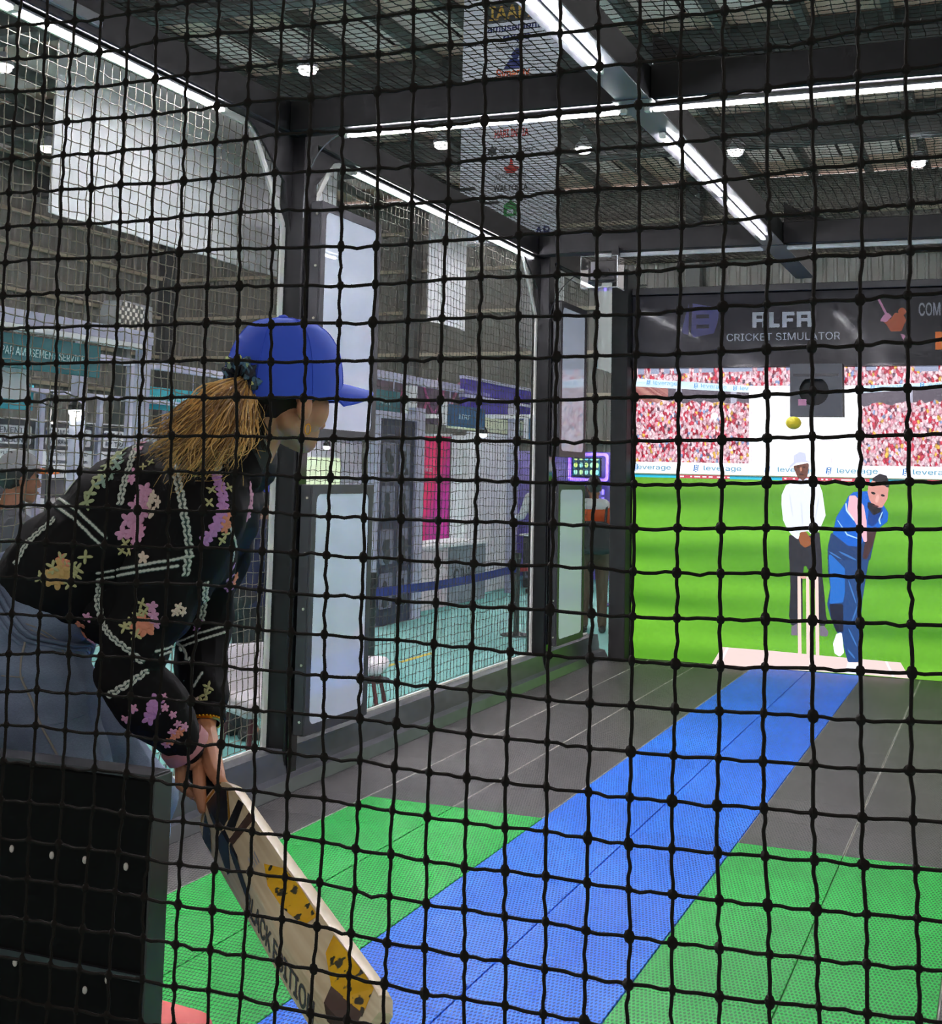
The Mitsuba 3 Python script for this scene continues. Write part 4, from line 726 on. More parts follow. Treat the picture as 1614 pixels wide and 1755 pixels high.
put(t + '__lettering', text_xz('F)', -8.44, 18.497, 1.1, .06, .05, .003), 'booth_white'); put(t + '__lettering', text_xz('ny', -8.44, 18.497, .95, .06, .06, .003), 'booth_white')
for i, (y0, y1, z0, z1, s) in enumerate([(13.0, 13.76, 2.06, 2.32, 'dark teal hanging name board behind the cap brim'), (15.12, 16.45, 2.0, 2.27, 'blue hanging name board above the white partition'), (18.17, 19.6, 1.93, 2.24, 'blue hanging name board beside the far white trim')]):
    t = thing('hanging_board', s, 'sign', 'hanging name boards over the booths')
    put(t + '__board', bx(-6.52, -6.48, y0, y1, z0, z1, .004), 'sign_teal' if i == 0 else 'sign_blue')
    put(t + '__lettering', text_yz(('AGT', 'IIRF', 'STREET')[i], -6.48, y0 + .2 + .2 * i, z0 + .1, .06, .3 + .1 * i, .003), 'sign_letter')
    put(t + '__edge_strip', bx(-6.53, -6.47, y0 - .05, y0, z0, z1 + .03), 'booth_white')
    for y in (y0 + .15, y1 - .15): put(t + '__wire', tube([(-6.5, y, z1), (-6.5, y, 2.5)], .006, 4), 'booth_frame')
mat('violet', (52, 40, 140), .5); mat('brown_panel', (70, 56, 62), .6); mat('swirl_pink', (168, 84, 120), .6); mat('lavender', (150, 136, 205), .6)
t = thing('violet_booth', 'booth with violet name boards behind the far cage post', 'booth')
put(t + '__name_board', bx(-7.66, -7.6, 18.37, 22.3, 2.62, 2.84, .004), 'violet'); put(t + '__name_board', bx(-7.66, -7.6, 18.37, 22.3, 2.34, 2.56, .004), 'violet'); put(t + '__rail', bx(-7.68, -7.58, 18.37, 22.3, 2.84, 2.89, .004), 'booth_frame'); put(t + '__rail', bx(-7.68, -7.58, 18.37, 22.3, 2.56, 2.61, .004), 'booth_frame')
put(t + '__rail', bx(-8.4, -5.4, 17.4, 17.46, 2.19, 2.25, .004), 'booth_white'); put(t + '__upright', bx(-6.55, -6.45, 17.5, 17.62, HF, 2.4, .004), 'booth_frame')
t = thing('swirl_booth', 'dark brown booth wall with pink swirls and tall white post', 'booth')
put(t + '__wall', bx(-8.76, -8.7, 17.3, 21.2, 2.2, 2.86, .004), 'brown_panel'); put(t + '__rail', bx(-8.78, -8.66, 17.3, 21.2, 2.86, 2.92, .004), 'booth_frame'); put(t + '__rail', bx(-7.7, -7.6, 13.6, 19.5, 2.62, 2.68, .004), 'booth_frame')
a = np.linspace(0, 1, 24)
for k in range(3): put(t + '__swirl', tube(np.c_[0 * a - 8.69, 18.3 + k * .8 + 1.2 * a, 2.45 + .15 * k + .22 * np.sin(a * 7 + k)], .025, 5), 'swirl_pink')
put(t + '__post', bx(-6.56, -6.44, 13.98, 14.14, 1.95, 2.42, .004), 'booth_white')
# lit stall with framed pictures seen between the light boards
t = thing('lamp_stall', 'bright stall with pale framed pictures between the two near light boards', 'booth')
mat('pale_green', (206, 220, 190), .5); mat('amber', (214, 168, 60), .5)
put(t + '__back_wall', bx(-9.86, -9.8, 14.2, 19.4, HF, 1.9, .004), 'booth_white'); put(t + '__top_rail', bx(-9.9, -9.76, 14.2, 19.4, 1.9, 1.98, .004), 'violet')
for i, (y0, y1) in enumerate([(15.9, 17.0), (17.5, 18.6)]):
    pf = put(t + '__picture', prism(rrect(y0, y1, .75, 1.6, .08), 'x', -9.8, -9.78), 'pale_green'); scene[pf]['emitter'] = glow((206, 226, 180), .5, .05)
    put(pf + '__print', prism(Point((y0 + y1) / 2, 1.1).buffer(.18) if i == 0 else sbox(y0 + .3, .98, y1 - .3, 1.16), 'x', -9.78, -9.775), 'ink_dark' if i == 0 else 'amber')
spot((-9.5, 17.6, 1.75), 'small spot lamp in the bright stall left of the navy picture wall', 60, .05, (-.32, 0, 0), False)
# purple lit booth with a screen, table
t = thing('purple_booth', 'lavender walled booth with a neon framed screen beside the black column', 'booth')
put(t + '__back_wall', bx(-7.6, -5.3, 20.6, 20.66, HF, 1.80, .004), 'lavender'); put(t + '__side_wall', bx(-7.66, -7.6, 18.8, 20.66, HF, 1.8, .004), 'lavender')
put(t + '__screen', bx(-6.4, -5.92, 20.06, 20.1, 1.39, 1.70, .006), 'black_gloss')
def game(p, n, uv):
    u, w = (p.x + 6.38) / .44, (p.z - 1.41) / .27
    cx, cz = u * 5, w * 2.4; r = dr.square(cx - dr.floor(cx) - .5) + dr.square(cz - dr.floor(cz) - .5)
    h = cell_rand(dr.floor(cx), dr.floor(cz), 4)
    return mix(lin((20, 50, 66)), mix(lin((190, 220, 90)), lin((80, 190, 230)), h), smoothstep(.16, .08, r)) + mi.Color3f(.0, .12, .2) * smoothstep(.42, .5, dr.abs(u - .5))
scene[t + '__screen__picture'] = {'type': 'rectangle', 'to_world': TF().translate([-6.16, 20.055, 1.545]).rotate([1, 0, 0], 90).scale([.22, .135, 1]), 'bsdf': {'type': 'ref', 'id': 'screen_black'}, 'emitter': {'type': 'area', 'radiance': mikit.proc(game), 'sampling_weight': .05}}
ring = rrect(-6.46, -5.80, 1.33, 1.77, .05).difference(rrect(-6.42, -5.84, 1.37, 1.73, .04))
k = put(t + '__neon_frame', prism(ring, 'y', 20.05, 20.07), 'white_paint'); scene[k]['emitter'] = glow((100, 40, 255), 2.2, .2)
put(t + '__stand', bx(-6.2, -6.1, 20.1, 20.16, HF, 1.5), 'black_steel')
for i, (x, z) in enumerate([(-6.40, 1.27), (-6.33, 1.27), (-6.26, 1.27), (-6.19, 1.27)]):
    k = put(t + '__neon_letter', prism(Point(x, z).buffer(.022).difference(Point(x, z).buffer(.012)), 'y', 20.05, 20.06), 'white_paint'); scene[k]['emitter'] = glow((100, 60, 255), 1.5, .05)
for z in (1.12, 1.0, .86):
    k = put(t + '__neon_bar', bx(-5.9, -5.86, 20.04, 20.05, z, z + .08), 'white_paint'); scene[k]['emitter'] = glow((80, 40, 255), 1.8, .05)
k = thing('purple_lamp', 'small glowing purple floor lamp beside the black column', 'lamp'); b = put(k + '__bulb', ellipsoid((-5.05, 17.3, .33), (.06, .06, .06)), 'white_paint', smooth=True); scene[b]['emitter'] = glow((130, 50, 255), 3.0, .1); put(k + '__stand', tube([(-5.05, 17.3, HF), (-5.05, 17.3, .85)], .02, 6), 'dark_plate')
t = thing('dark_table', 'dark draped table in front of the lavender wall', 'table')
put(t + '__cloth', bx(-6.65, -5.9, 18.5, 19.3, HF, .50, .02), 'dark_plate'); put(t + '__top', bx(-6.7, -5.85, 18.45, 19.35, .50, .53, .008), 'booth_white'); put(t + '__lettering', text_xz('BOWL', -6.6, 18.49, -.1, .2, .5, .006, True), 'picture_grey')
t = thing('potted_plant', 'small green potted plant on the dark table', 'plant')
mat('plant_green', (52, 88, 40), .7); put(t + '__pot', lathe([(.001, .53), (.06, .53), (.075, .63), (.065, .63), (.001, .62)], 14, (-6.4, 18.75, 0)), 'dark_plate')
for k in range(16):
    an, rr_ = k * 2.4, .05 + .05 * (k % 3); b = np.array([-6.4, 18.75, .62]); d = np.array([math.cos(an) * rr_, math.sin(an) * rr_, .16 + .05 * (k % 4)]); s = np.cross(d, [0, 0, 1]); s = s / np.linalg.norm(s) * .022
    put(t + '__leaf', (np.array([b, b + d * .5 + s, b + d, b + d * .5 - s]), np.array([[0, 1, 2], [0, 2, 3]])), 'plant_green')
# queue barrier
mat('belt_blue', (30, 44, 120), .7); mat('belt_red', (150, 24, 34), .7); mat('stanchion_black', (22, 22, 24), .35)
def stanchion(x, y, s):
    t = thing('barrier_post', s, 'barrier post', 'black queue barrier posts'); put(t + '__base', lathe([(.001, HF), (.16, HF), (.16, HF + .015), (.05, HF + .035), (.001, HF + .035)], 20, (x, y, 0)), 'stanchion_black')
    put(t + '__pole', trimesh.creation.cylinder(.03, .76, sections=16, transform=trimesh.transformations.translation_matrix([x, y, HF + .40])), 'stanchion_black'); put(t + '__head', trimesh.creation.cylinder(.042, .09, sections=16, transform=trimesh.transformations.translation_matrix([x, y, HF + .80])), 'stanchion_black')
stanchion(-4.71, 9.57, 'black barrier post at the near end of the blue belt'); stanchion(-4.71, 12.95, 'black barrier post between the blue belt and the red belt'); stanchion(-4.71, 16.6, 'black barrier post at the far end of the red belt')
def belt(y0, y1, z, m, s):
    t = thing('barrier_belt', s, 'belt'); yy = np.linspace(y0, y1, 16); zz = z - .03 * np.sin(np.pi * (yy - y0) / (y1 - y0)); n = len(yy); i = np.arange(n - 1)
    v = np.vstack([np.c_[0 * yy - 4.70, yy, zz], np.c_[0 * yy - 4.70, yy, zz + .075], np.c_[0 * yy - 4.705, yy, zz], np.c_[0 * yy - 4.705, yy, zz + .075]])
    put(t, (v, np.vstack([np.c_[i, i + 1, i + 1 + n], np.c_[i, i + 1 + n, i + n], np.c_[i + 2 * n, i + 1 + 3 * n, i + 1 + 2 * n], np.c_[i + 2 * n, i + 3 * n, i + 1 + 3 * n]])), m)
belt(9.61, 12.91, .40, 'belt_blue', 'dark blue barrier belt in front of the reception counter'); belt(12.99, 16.56, .40, 'belt_red', 'red barrier belt right of the blue one')
# white chairs outside
mat('chair_white', (214, 210, 214), .35); mat('chair_metal', (70, 24, 30), .5)
def chair(x, y, rot, s, h=.42):
    t = thing('tub_chair', s, 'chair', 'white moulded chairs outside the side net')
    c, sn = math.cos(rot), math.sin(rot); pl = lambda m: (m.apply_transform(np.array([[c, -sn, 0, x], [sn, c, 0, y], [0, 0, 1, HF], [0, 0, 0, 1]], float)), m)[1]
    seat = union([bone((-.17, -.16, h), (.17, -.16, h), .045), bone((-.17, .16, h), (.17, .16, h), .045)]); seat = m3.Manifold.hull(seat)
    put(t + '__seat', pl(smoothed(seat, .05, 4)), 'chair_white', smooth=60)
    back = m3.Manifold.hull(union([bone((-.20, -.17, h + .02), (-.25, -.15, h + .26), .028), bone((-.20, .17, h + .02), (-.25, .15, h + .26), .028)]))
    put(t + '__backrest', pl(smoothed(back, .05, 4)), 'chair_white', smooth=60)
    for sx in (-1, 1):
        for sy in (-1, 1): put(t + '__leg', pl(cat([tube([(sx * .14, sy * .13, h - .03), (sx * .2, sy * .18, 0.0)], .014, 7)])), 'chair_metal')
chair(-3.72, 6.28, -.6, 'white moulded chair behind the near cage post, nearer one', .40); chair(-4.15, 8.2, .3, 'white moulded chair right of the low near light board', .33)

# ---------------------------------------------------------------- people in the hall outside
mat('skin_brown', (128, 84, 60), .6); mat('skin_mid', (170, 118, 88), .6); mat('hair_black', (18, 16, 16), .55); mat('eye_dark', (16, 12, 12), .3); mat('lip', (110, 58, 52), .5)
def V(*a): return np.array(a, float)
def hand_mesh(w, d, up, s=1.0):
    """a relaxed hand as manifold pieces: wrist w, pointing along d, thumb on the side of up"""
    d = d / np.linalg.norm(d); u = up - d * (up @ d); u /= np.linalg.norm(u); n = np.cross(d, u)
    k = [w + d * .085 * s + u * o * s for o in (.03, .01, -.01, -.028)]
    out = [hullpts((w, .024 * s), *[(q, .012 * s) for q in k], n=10)]
    for i, q in enumerate(k):
        L = (.068, .076, .070, .055)[i] * s; a = q + (d * .8 + n * .35) * L * .55; b = a + (d * .45 + n * .75) * L * .5
        out += [bone(q, a, .0095 * s, .009 * s, 8), bone(a, b, .009 * s, .0075 * s, 8)]
    t0 = w + d * .025 * s + u * .022 * s; t1 = t0 + (d * .7 + u * .7) * .04 * s; t2 = t1 + (d * .95 + u * .15 + n * .25) * .032 * s
    return out + [bone(t0, t1, .013 * s, .011 * s, 8), bone(t1, t2, .011 * s, .008 * s, 8)]
def head_parts(c, R, s=1.0, hair=True):
    """head about the skull's centre c; R columns: forward, left, up. Returns manifold skin pieces"""
    P = lambda x, y, z: c + R @ (V(x, y, z) * s)
    def ell(p, r): return m3.Manifold.sphere(1.0, 20).scale([r[0] * s, r[1] * s, r[2] * s]).transform(np.c_[R, c + R @ (V(*p) * s)])
    sk = [ell((0, 0, .015), (.097, .076, .105)), m3.Manifold.hull(union([ell((.05, 0, -.05), (.048, .058, .05)), ell((.072, 0, -.112), (.022, .026, .02)), ell((0, .045, -.065), (.03, .02, .03)), ell((0, -.045, -.065), (.03, .02, .03))])),
          hullpts((P(.098, 0, .005), .008 * s), (P(.118, 0, -.04), .011 * s), (P(.10, .012, -.047), .007 * s), (P(.10, -.012, -.047), .007 * s), n=8), ell((.098, 0, -.078), (.012, .026, .011)), ell((.092, 0, .03), (.012, .06, .012)), ell((.052, .036, -.052), (.040, .027, .042)), ell((.052, -.036, -.052), (.040, .027, .042))]
    for y in (1, -1): sk.append(ell((-.005, y * .077, -.018), (.018, .010, .032)))
    return sk, P, ell
def face_marks(t, P, R, s):
    put(t + '__body__eye', cat([ellipsoid(P(.088, y, .008), (.009 * s,) * 3, 1) for y in (.032,)]), 'eye_dark', smooth=True); put(t + '__body__eye', cat([ellipsoid(P(.088, -.032, .008), (.009 * s,) * 3, 1)]), 'eye_dark', smooth=True)
    put(t + '__body__mouth', ellipsoid(P(.102, 0, -.078), (.008 * s, .02 * s, .005 * s), 1), 'lip', smooth=True)
def person(loc, rot, h, label, shirt, legs, skin='skin_brown', hair='hair_black', cap=None, arms=((.1, 0), (.1, 0)), lean=0.0, sleeve=.5, shoe='hair_black', bun=False, seed=0):
    """a standing person facing +x before rot; arms: per side (forward swing of the upper arm, forearm bend) in radians"""
    t = thing('person', label, 'person'); k = h / 1.72; rng = np.random.RandomState(seed)
    c, s = math.cos(rot), math.sin(rot); RZ = np.array([[c, -s, 0], [s, c, 0], [0, 0, 1]]); L0 = V(*loc)
    W = lambda p: L0 + RZ @ (V(*p) * k)
    cl, sl = math.cos(lean), math.sin(lean); tor = lambda x, y, z: (x * cl + (z - .95) * sl, y, .95 + (z - .95) * cl - x * sl)
    skin_m, sh_m, tr_m = [], [], []
    for y in (.095, -.095):
        hip, kn, an = W((0, y, .92)), W((.02, y * 1.05, .50)), W((-.01, y * 1.1, .09))
        tr_m += [bone(hip, kn, .098 * k, .066 * k), bone(kn, an, .066 * k, .05 * k)]; skin_m += [bone(kn, an, .05 * k, .036 * k)]
        ft = W((.13, y * 1.25, .035)); skin_m.append(bone(an, W((.06, y * 1.2, .04)), .035 * k, .03 * k))
        put(t + '__shoe', unM(m3.Manifold.hull(union([bone(W((-.05, y * 1.1, .045)), ft, .043 * k, .036 * k)]))), shoe, smooth=50)
    tr_m.append(m3.Manifold.hull(union([bone(W((-.02, .09, .95)), W((-.02, -.09, .95)), .105 * k), bone(W((0, .06, .88)), W((0, -.06, .88)), .10 * k)])))
    ring = lambda z, hw, r, x=0.0: bone(W(tor(x, hw, z)), W(tor(x, -hw, z)), r * k)
    sh_m += [m3.Manifold.hull(ring(.93, .09, .108) + ring(1.12, .075, .105)), m3.Manifold.hull(ring(1.12, .075, .105) + ring(1.34, .12, .105)), m3.Manifold.hull(ring(1.34, .12, .10) + ring(1.42, .10, .062))]
    skin_m += [m3.Manifold.hull(ring(.95, .07, .09) + ring(1.38, .11, .08)), bone(W(tor(0, 0, 1.40)), W(tor(.03, 0, 1.54)), .06 * k, .052 * k)]
    for y, (a, b) in zip((1, -1), arms):
        S_ = tor(0, y * .185, 1.39); E_ = (S_[0] + .29 * math.sin(a), S_[1] + y * .05, S_[2] - .29 * math.cos(a)); H_ = (E_[0] + .25 * math.sin(a + b), E_[1] - y * .03, E_[2] - .25 * math.cos(a + b))
        S1, E1, H1 = W(S_), W(E_), W(H_); skin_m += [bone(S1, E1, .048 * k, .038 * k), bone(E1, H1, .038 * k, .026 * k)]
        M_ = S1 + (E1 - S1) * min(1, sleeve * 2); sh_m.append(bone(S1, M_, .068 * k, .056 * k))
        if sleeve > .6: sh_m.append(bone(E1, E1 + (H1 - E1) * .9, .055 * k, .042 * k))
        skin_m += hand_mesh(H1, H1 - E1, RZ @ V(0, -y * .3, 1), k)
    hc = W(tor(.05, 0, 1.63)); tilt = lean * .35; RH = RZ @ np.array([[math.cos(tilt), 0, math.sin(tilt)], [0, 1, 0], [-math.sin(tilt), 0, math.cos(tilt)]])
    hs, P, ell = head_parts(hc, RH, k); skin_m += hs
    put(t + '__body', smoothed(union(skin_m), .022, 6), skin, smooth=True); face_marks(t, P, RH, k)
    put(t + '__shirt', smoothed(union(sh_m), .03, 8), shirt, smooth=True); put(t + '__trousers', smoothed(union(tr_m), .035, 6), legs, smooth=True)
    hm = ell((-.012, 0, .03), (.102, .085, .108)) - m3.Manifold.hull(union([ell((.12, 0, -.06), (.085, .1, .09)), ell((.16, 0, -.2), (.1, .12, .1))])) - ell((0, 0, -.17), (.14, .14, .1))
    put(t + '__hair', unM(hm), hair, smooth=40)
    if bun: put(t + '__hair__bun', ellipsoid(P(-.1, 0, .08), (.045 * k,) * 3, 2), hair, smooth=True)
    if cap:
        cm = ell((0, 0, .045), (.112, .092, .095)) - m3.Manifold.cube([.5, .5, .5]).translate([-.25, -.25, -.46]).scale([k] * 3).transform(np.c_[RH, hc])
        put(t + '__cap', unM(cm), cap[0], smooth=40)
        br = trimesh.creation.extrude_polygon(affinity.scale(Point(0, 0).buffer(1, quad_segs=10), .085, .075), .006); v = np.array(br.vertices); v[:, 0] += .13; v[:, 2] += .045 - 3.5 * v[:, 1] ** 2 - .15 * (v[:, 0] - .1)
        put(t + '__cap__brim', trimesh.Trimesh(hc + (v * k) @ RH.T, br.faces, process=False), cap[1], smooth=40)
    return t, W, P
mat('cloth_navy', (28, 30, 58), .85); mat('cloth_black', (22, 22, 25), .85); mat('cap_blue', (34, 48, 150), .8); mat('cap_grey', (136, 136, 140), .8); mat('cap_orange', (226, 112, 34), .8)
mat('cloth_white', (214, 216, 218), .8); mat('cloth_brown', (76, 58, 46), .85); mat('cloth_orange', (196, 80, 36), .8); mat('cloth_grey', (70, 70, 76), .85)
def check(p, n, uv): return mix(lin((40, 40, 44)), lin((190, 190, 186)), smoothstep(-.2, .3, dr.sin(p.z * 110) + dr.sin((p.x + p.y) * 110)))
mat('cloth_check', None, .85, tex=mikit.proc(check))
person((-4.38, 7.17, HF), 1.0, 1.56, 'person in a blue cap and navy shirt outside the side net by the near post', 'cloth_navy', 'cloth_black', cap=('cap_blue', 'cap_blue'), arms=((.15, 1.5), (.0, .2)), lean=.12, sleeve=.5, seed=1)
person((-4.56, 5.17, HF), 1.1, 1.67, 'person in a grey cap with an orange brim at the left picture edge', 'cloth_grey', 'cloth_black', cap=('cap_grey', 'cap_orange'), seed=2)
person((-7.4, 14.75, HF), -.2, 1.38, 'person with dark hair leaning on the reception counter', 'cloth_white', 'cloth_black', arms=((.6, .9), (.5, .9)), lean=.35, sleeve=1, bun=True, seed=3)
person((-6.1, 17.7, HF), 2.6, 1.66, 'person in a white shirt looking down at the dark table', 'cloth_white', 'cloth_grey', arms=((.35, 1.0), (.35, 1.0)), lean=.1, sleeve=1, seed=4)
person((-6.75, 19.75, HF), -.6, 1.52, 'person in a checked shirt half hidden by the white partition', 'cloth_check', 'cloth_black', arms=((.3, 1.0), (.3, 1.0)), sleeve=.5, seed=5)
t, W, P = person((-4.1, 13.65, HF), 1.9, 1.62, 'person in brown trousers with a black bag and orange sleeves beside the black column', 'cloth_orange', 'cloth_brown', arms=((.3, 1.1), (.3, 1.1)), sleeve=1, seed=6)
put(t + '__scarf', smoothed(bone(W((-.02, .1, 1.42)), W((-.02, -.1, 1.42)), .08), .03, 4), 'cloth_white', smooth=True)
k = thing('shoulder_bag', 'black bag hanging at the back of the person in brown trousers', 'bag')
put(k + '__body', smoothed(m3.Manifold.hull(union([bone(W((-.2, .13, .98)), W((-.2, -.13, .98)), .09), bone(W((-.19, .11, 1.18)), W((-.19, -.11, 1.18)), .07)])), .04, 5), 'cloth_black', smooth=True)
put(k + '__strap', cat([tube([W((-.16, -.12, 1.2)), W((-.08, -.14, 1.42)), W((.1, -.06, 1.38)), W((.13, .04, 1.2))], .014, 6)]), 'cloth_black')
person((-3.95, 14.6, HF), 2.6, 1.64, 'person in a dark jacket mostly hidden behind the black column', 'cloth_black', 'cloth_black', sleeve=1, arms=((.5, .9), (.5, .9)), seed=7)

# ---------------------------------------------------------------- the batter
J = {k: np.array(v) for k, v in {
    'pelvis': (-1.852, 2.129, 1.057),
    'waist': (-1.744, 2.174, 1.149),
    'chest': (-1.599, 2.238, 1.288),
    'upper': (-1.513, 2.276, 1.364),
    'neck0': (-1.438, 2.301, 1.413),
    'neck1': (-1.393, 2.311, 1.481),
    'rsh': (-1.43, 2.141, 1.322),
    'lsh': (-1.557, 2.414, 1.326),
    'relb': (-1.534, 2.079, 1.019),
    'rwr': (-1.461, 2.179, 0.874),
    'lelb': (-1.581, 2.412, 1.076),
    'lwr': (-1.508, 2.311, 0.884),
    'rhip': (-1.759, 2.075, 1.014),
    'lhip': (-1.929, 2.211, 1.02),
    'rknee': (-1.623, 2.112, 0.694),
    'lknee': (-1.642, 2.296, 0.73),
    'head': (-1.358, 2.304, 1.575),
    'scr': (-1.374, 2.189, 1.573),
    'battop': (-1.364, 2.142, 0.788),
    'batbot': (-0.881, 1.772, 0.624),
    'ear': (-1.278, 2.267, 1.518),
}.items()}
CR, CU, CF = V(.926, .376, .022), V(.019, -.106, .994), V(-.376, .921, .106)   # picture's right, up and away
def unit(a): return a / np.linalg.norm(a)
def skin_fn(p, n, uv): return mix(lin((164, 108, 78)), lin((200, 142, 106)), fbm(p.x * 22, p.y * 22, p.z * 22))
mat('skin', None, .5, spec=.4, tex=mikit.proc(skin_fn))
w = thing('person', 'person in a royal blue cap and black floral shirt bent over a cricket bat', 'person')
LAT = unit(J['lsh'] - J['rsh'])                                     # towards her left
# head frame
HFW = unit(.66 * V(.926, .376, 0) + .75 * V(-.376, .921, 0) + V(0, 0, .02)); HUP = unit(V(0, 0, 1) - HFW * HFW[2] + .06 * HFW); HLF = np.cross(HUP, HFW); RH = np.c_[HFW, HLF, HUP]
HS = 1.08
hs, HP, hell = head_parts(J['head'], RH, HS)
# bat frame: a from the shoulders to the toe, l across the blade, n out of its ridged back
BA = unit(J['batbot'] - J['battop']); BN = unit(-CF - BA * (-CF @ BA)); BN = unit(BN + .26 * unit(CR - BA * (CR @ BA))); BL = np.cross(BN, BA); 
if BL @ CR < 0: BL = -BL
HXP = lambda s: J['battop'] - BA * s                               # a point of the handle, s metres above the shoulders
sk = hs + [bone(J['neck0'], J['head'] + RH @ V(-.02, 0, -.05), .058, .05), bone(J['upper'], J['neck0'], .08, .058)]
sk += [bone(J['pelvis'], J['chest'], .10, .10), bone(J['chest'], J['upper'], .10, .085)]
for a in ('r', 'l'):
    S_, E_, W_ = J[a + 'sh'], J[a + 'elb'], J[a + 'wr']
    sk += [bone(J['upper'], S_, .06, .05), bone(S_, E_, .05, .04), bone(E_, W_, .042, .027)]
def grip(wr, s0, a0, sgn, spread=.021):
    """a hand closed round the handle: four fingers side by side along it, the thumb over them"""
    out = []; e1, e2 = BL, BN; kn = []
    for k in range(4):
        c = HXP(s0 - sgn * (k - 1.5) * spread * -1); rr = .031 - .001 * k; L = (1.0, 1.1, 1.05, .9)[k]; pts = []
        for j, (an, rad) in enumerate(zip((0, 55 * L, 120 * L, 190 * L), (.036, .031, .027, .024))):
            q = math.radians(a0 + an * -1); pts.append(c + e1 * math.cos(q) * rad + e2 * math.sin(q) * rad)
        kn.append(pts[0])
        for j in range(3): out.append(bone(pts[j], pts[j + 1], (.0105, .0095, .009)[j], (.0095, .009, .0078)[j], 10))
    out.append(hullpts((wr, .026), *[(q, .0125) for q in kn], n=10)); out.append(hullpts((wr + (kn[0] - wr) * .35, .025), (kn[1], .014), (kn[2], .014), n=10))
    q = math.radians(a0 + 70); c = HXP(s0 + sgn * .03); t0 = wr + (HXP(s0) - wr) * .35 + BN * .012; t1 = c + e1 * math.cos(q) * .038 + e2 * math.sin(q) * .034; t2 = HXP(s0 + sgn * .055) + e1 * math.cos(q + .7) * .028 + e2 * math.sin(q + .7) * .028
    return out + [bone(t0, t1, .015, .012, 10), bone(t1, t2, .012, .009, 10)]
hands = grip(J['rwr'], .125, 55, -1) + grip(J['lwr'], .040, 10, -1)
legs = []
for a in ('r', 'l'):
    h, k_ = J[a + 'hip'], J[a + 'knee']; an = k_ + V(-.14, -.02 if a == 'r' else .05, 0); an[2] = .10; J[a + 'ank'] = an
    legs += [(h, k_, an)]; sk += [bone(h, k_, .075, .05), bone(k_, an, .048, .036), bone(an, an + V(.12, .03, -.06), .034, .026)]
sk.append(bone(J['rhip'], J['lhip'], .10))
body = smoothed(union(sk), .012, 6)
hm = smoothed(union(hands + [bone(J[a + 'elb'] * .35 + J[a + 'wr'] * .65, J[a + 'wr'], .033, .0265) for a in 'rl']), .0035, 7)
put(w + '__body', cat([body, hm]), 'skin', smooth=True)
for s in (1, -1): put(w + '__body__eye', ellipsoid(HP(.088, s * .032, .008), (.011,) * 3, 2), 'eye_dark', smooth=True)
put(w + '__body__mouth', ellipsoid(HP(.102, 0, -.078), (.008, .022, .006), 2), 'lip', smooth=True)
# ear with its fold, and hoop earring
ec = HP(-.006, -.084, -.046)
put(w + '__body__ear', unM(union([m3.Manifold.sphere(1, 20).scale([.020, .013, .031]).transform(np.c_[RH @ trimesh.transformations.rotation_matrix(.25, [0, 0, 1])[:3, :3], ec])])), 'skin', smooth=True)
mat('gold', (222, 160, 44), .22, metal=1.0)
a = np.linspace(0, 2 * np.pi, 24)[:, None]
put(w + '__earring', cat([tube(HP(.0, -.090, -.088) + RH @ V(1, 0, 0) * .007 * np.cos(a) + RH @ V(0, 0, 1) * .010 * np.sin(a), .0012, 6)]), 'gold')
# jeans
def denim(p, n, uv):
    f = fbm(p.x * 6, p.y * 6, p.z * 14); g = noise(p.x * 420, p.y * 420, p.z * 900)
    return mix(lin((78, 88, 108)), lin((142, 154, 176)), dr.clip(f * 1.5 - .35, 0, 1)) * (.85 + .3 * g)
mat('denim', None, .85, spec=.2, tex=mikit.proc(denim)); mat('stitch', (128, 122, 116), .8); mat('brass', (150, 116, 60), .35, metal=1.0)
jn = [m3.Manifold.hull(union([bone(J['rhip'] + V(-.05, 0, .02), J['lhip'] + V(-.05, 0, .02), .135), bone(J['waist'] + LAT * .07 + V(-.02, 0, -.0), J['waist'] - LAT * .07 + V(-.02, 0, -.0), .112)]))]
for h, k_, an in legs: jn += [bone(h + V(0, 0, -.0), k_, .118, .078), bone(k_, an, .076, .062)]
jeans = smoothed(union(jn), .012, 10)
vn = np.array(jeans.vertex_normals); jv = np.array(jeans.vertices)
jv += vn * ((.010 * np.sin((jv[:, 2] * 62 + jv[:, 0] * 30 + 5 * meshkit.noise(jv * 9)))) * meshkit.noise(jv * 7 + 3) ** 1.5)[:, None]
jeans = trimesh.Trimesh(jv, jeans.faces, process=False); put(w + '__jeans', jeans, 'denim', smooth=True)
from scipy.spatial import cKDTree
def snap(mesh, pts, off=.0):
    """points moved onto the mesh, and the normals there"""
    V_, N_ = np.array(mesh.vertices), np.array(mesh.vertex_normals); d, i = cKDTree(V_).query(pts, k=6); wt = 1 / (d + .002); wt /= wt.sum(1, keepdims=True)
    n = (N_[i] * wt[..., None]).sum(1); n /= np.linalg.norm(n, axis=1, keepdims=True); p = np.asarray(pts, float); h = ((V_[i] * wt[..., None]).sum(1) - p); p = p + n * (h * n).sum(1, keepdims=True)
    return p + n * off, n
for an_, (h, k_, a_) in zip('rl', legs):
    put(w + '__shoe', smoothed(m3.Manifold.hull(union([bone(a_ + V(-.05, -.01, -.05), a_ + V(.15, .04, -.06), .048, .038), bone(a_ + V(0, 0, -.02), a_ + V(.03, 0, -.03), .045)])), .02, 4), 'cloth_white', smooth=True)
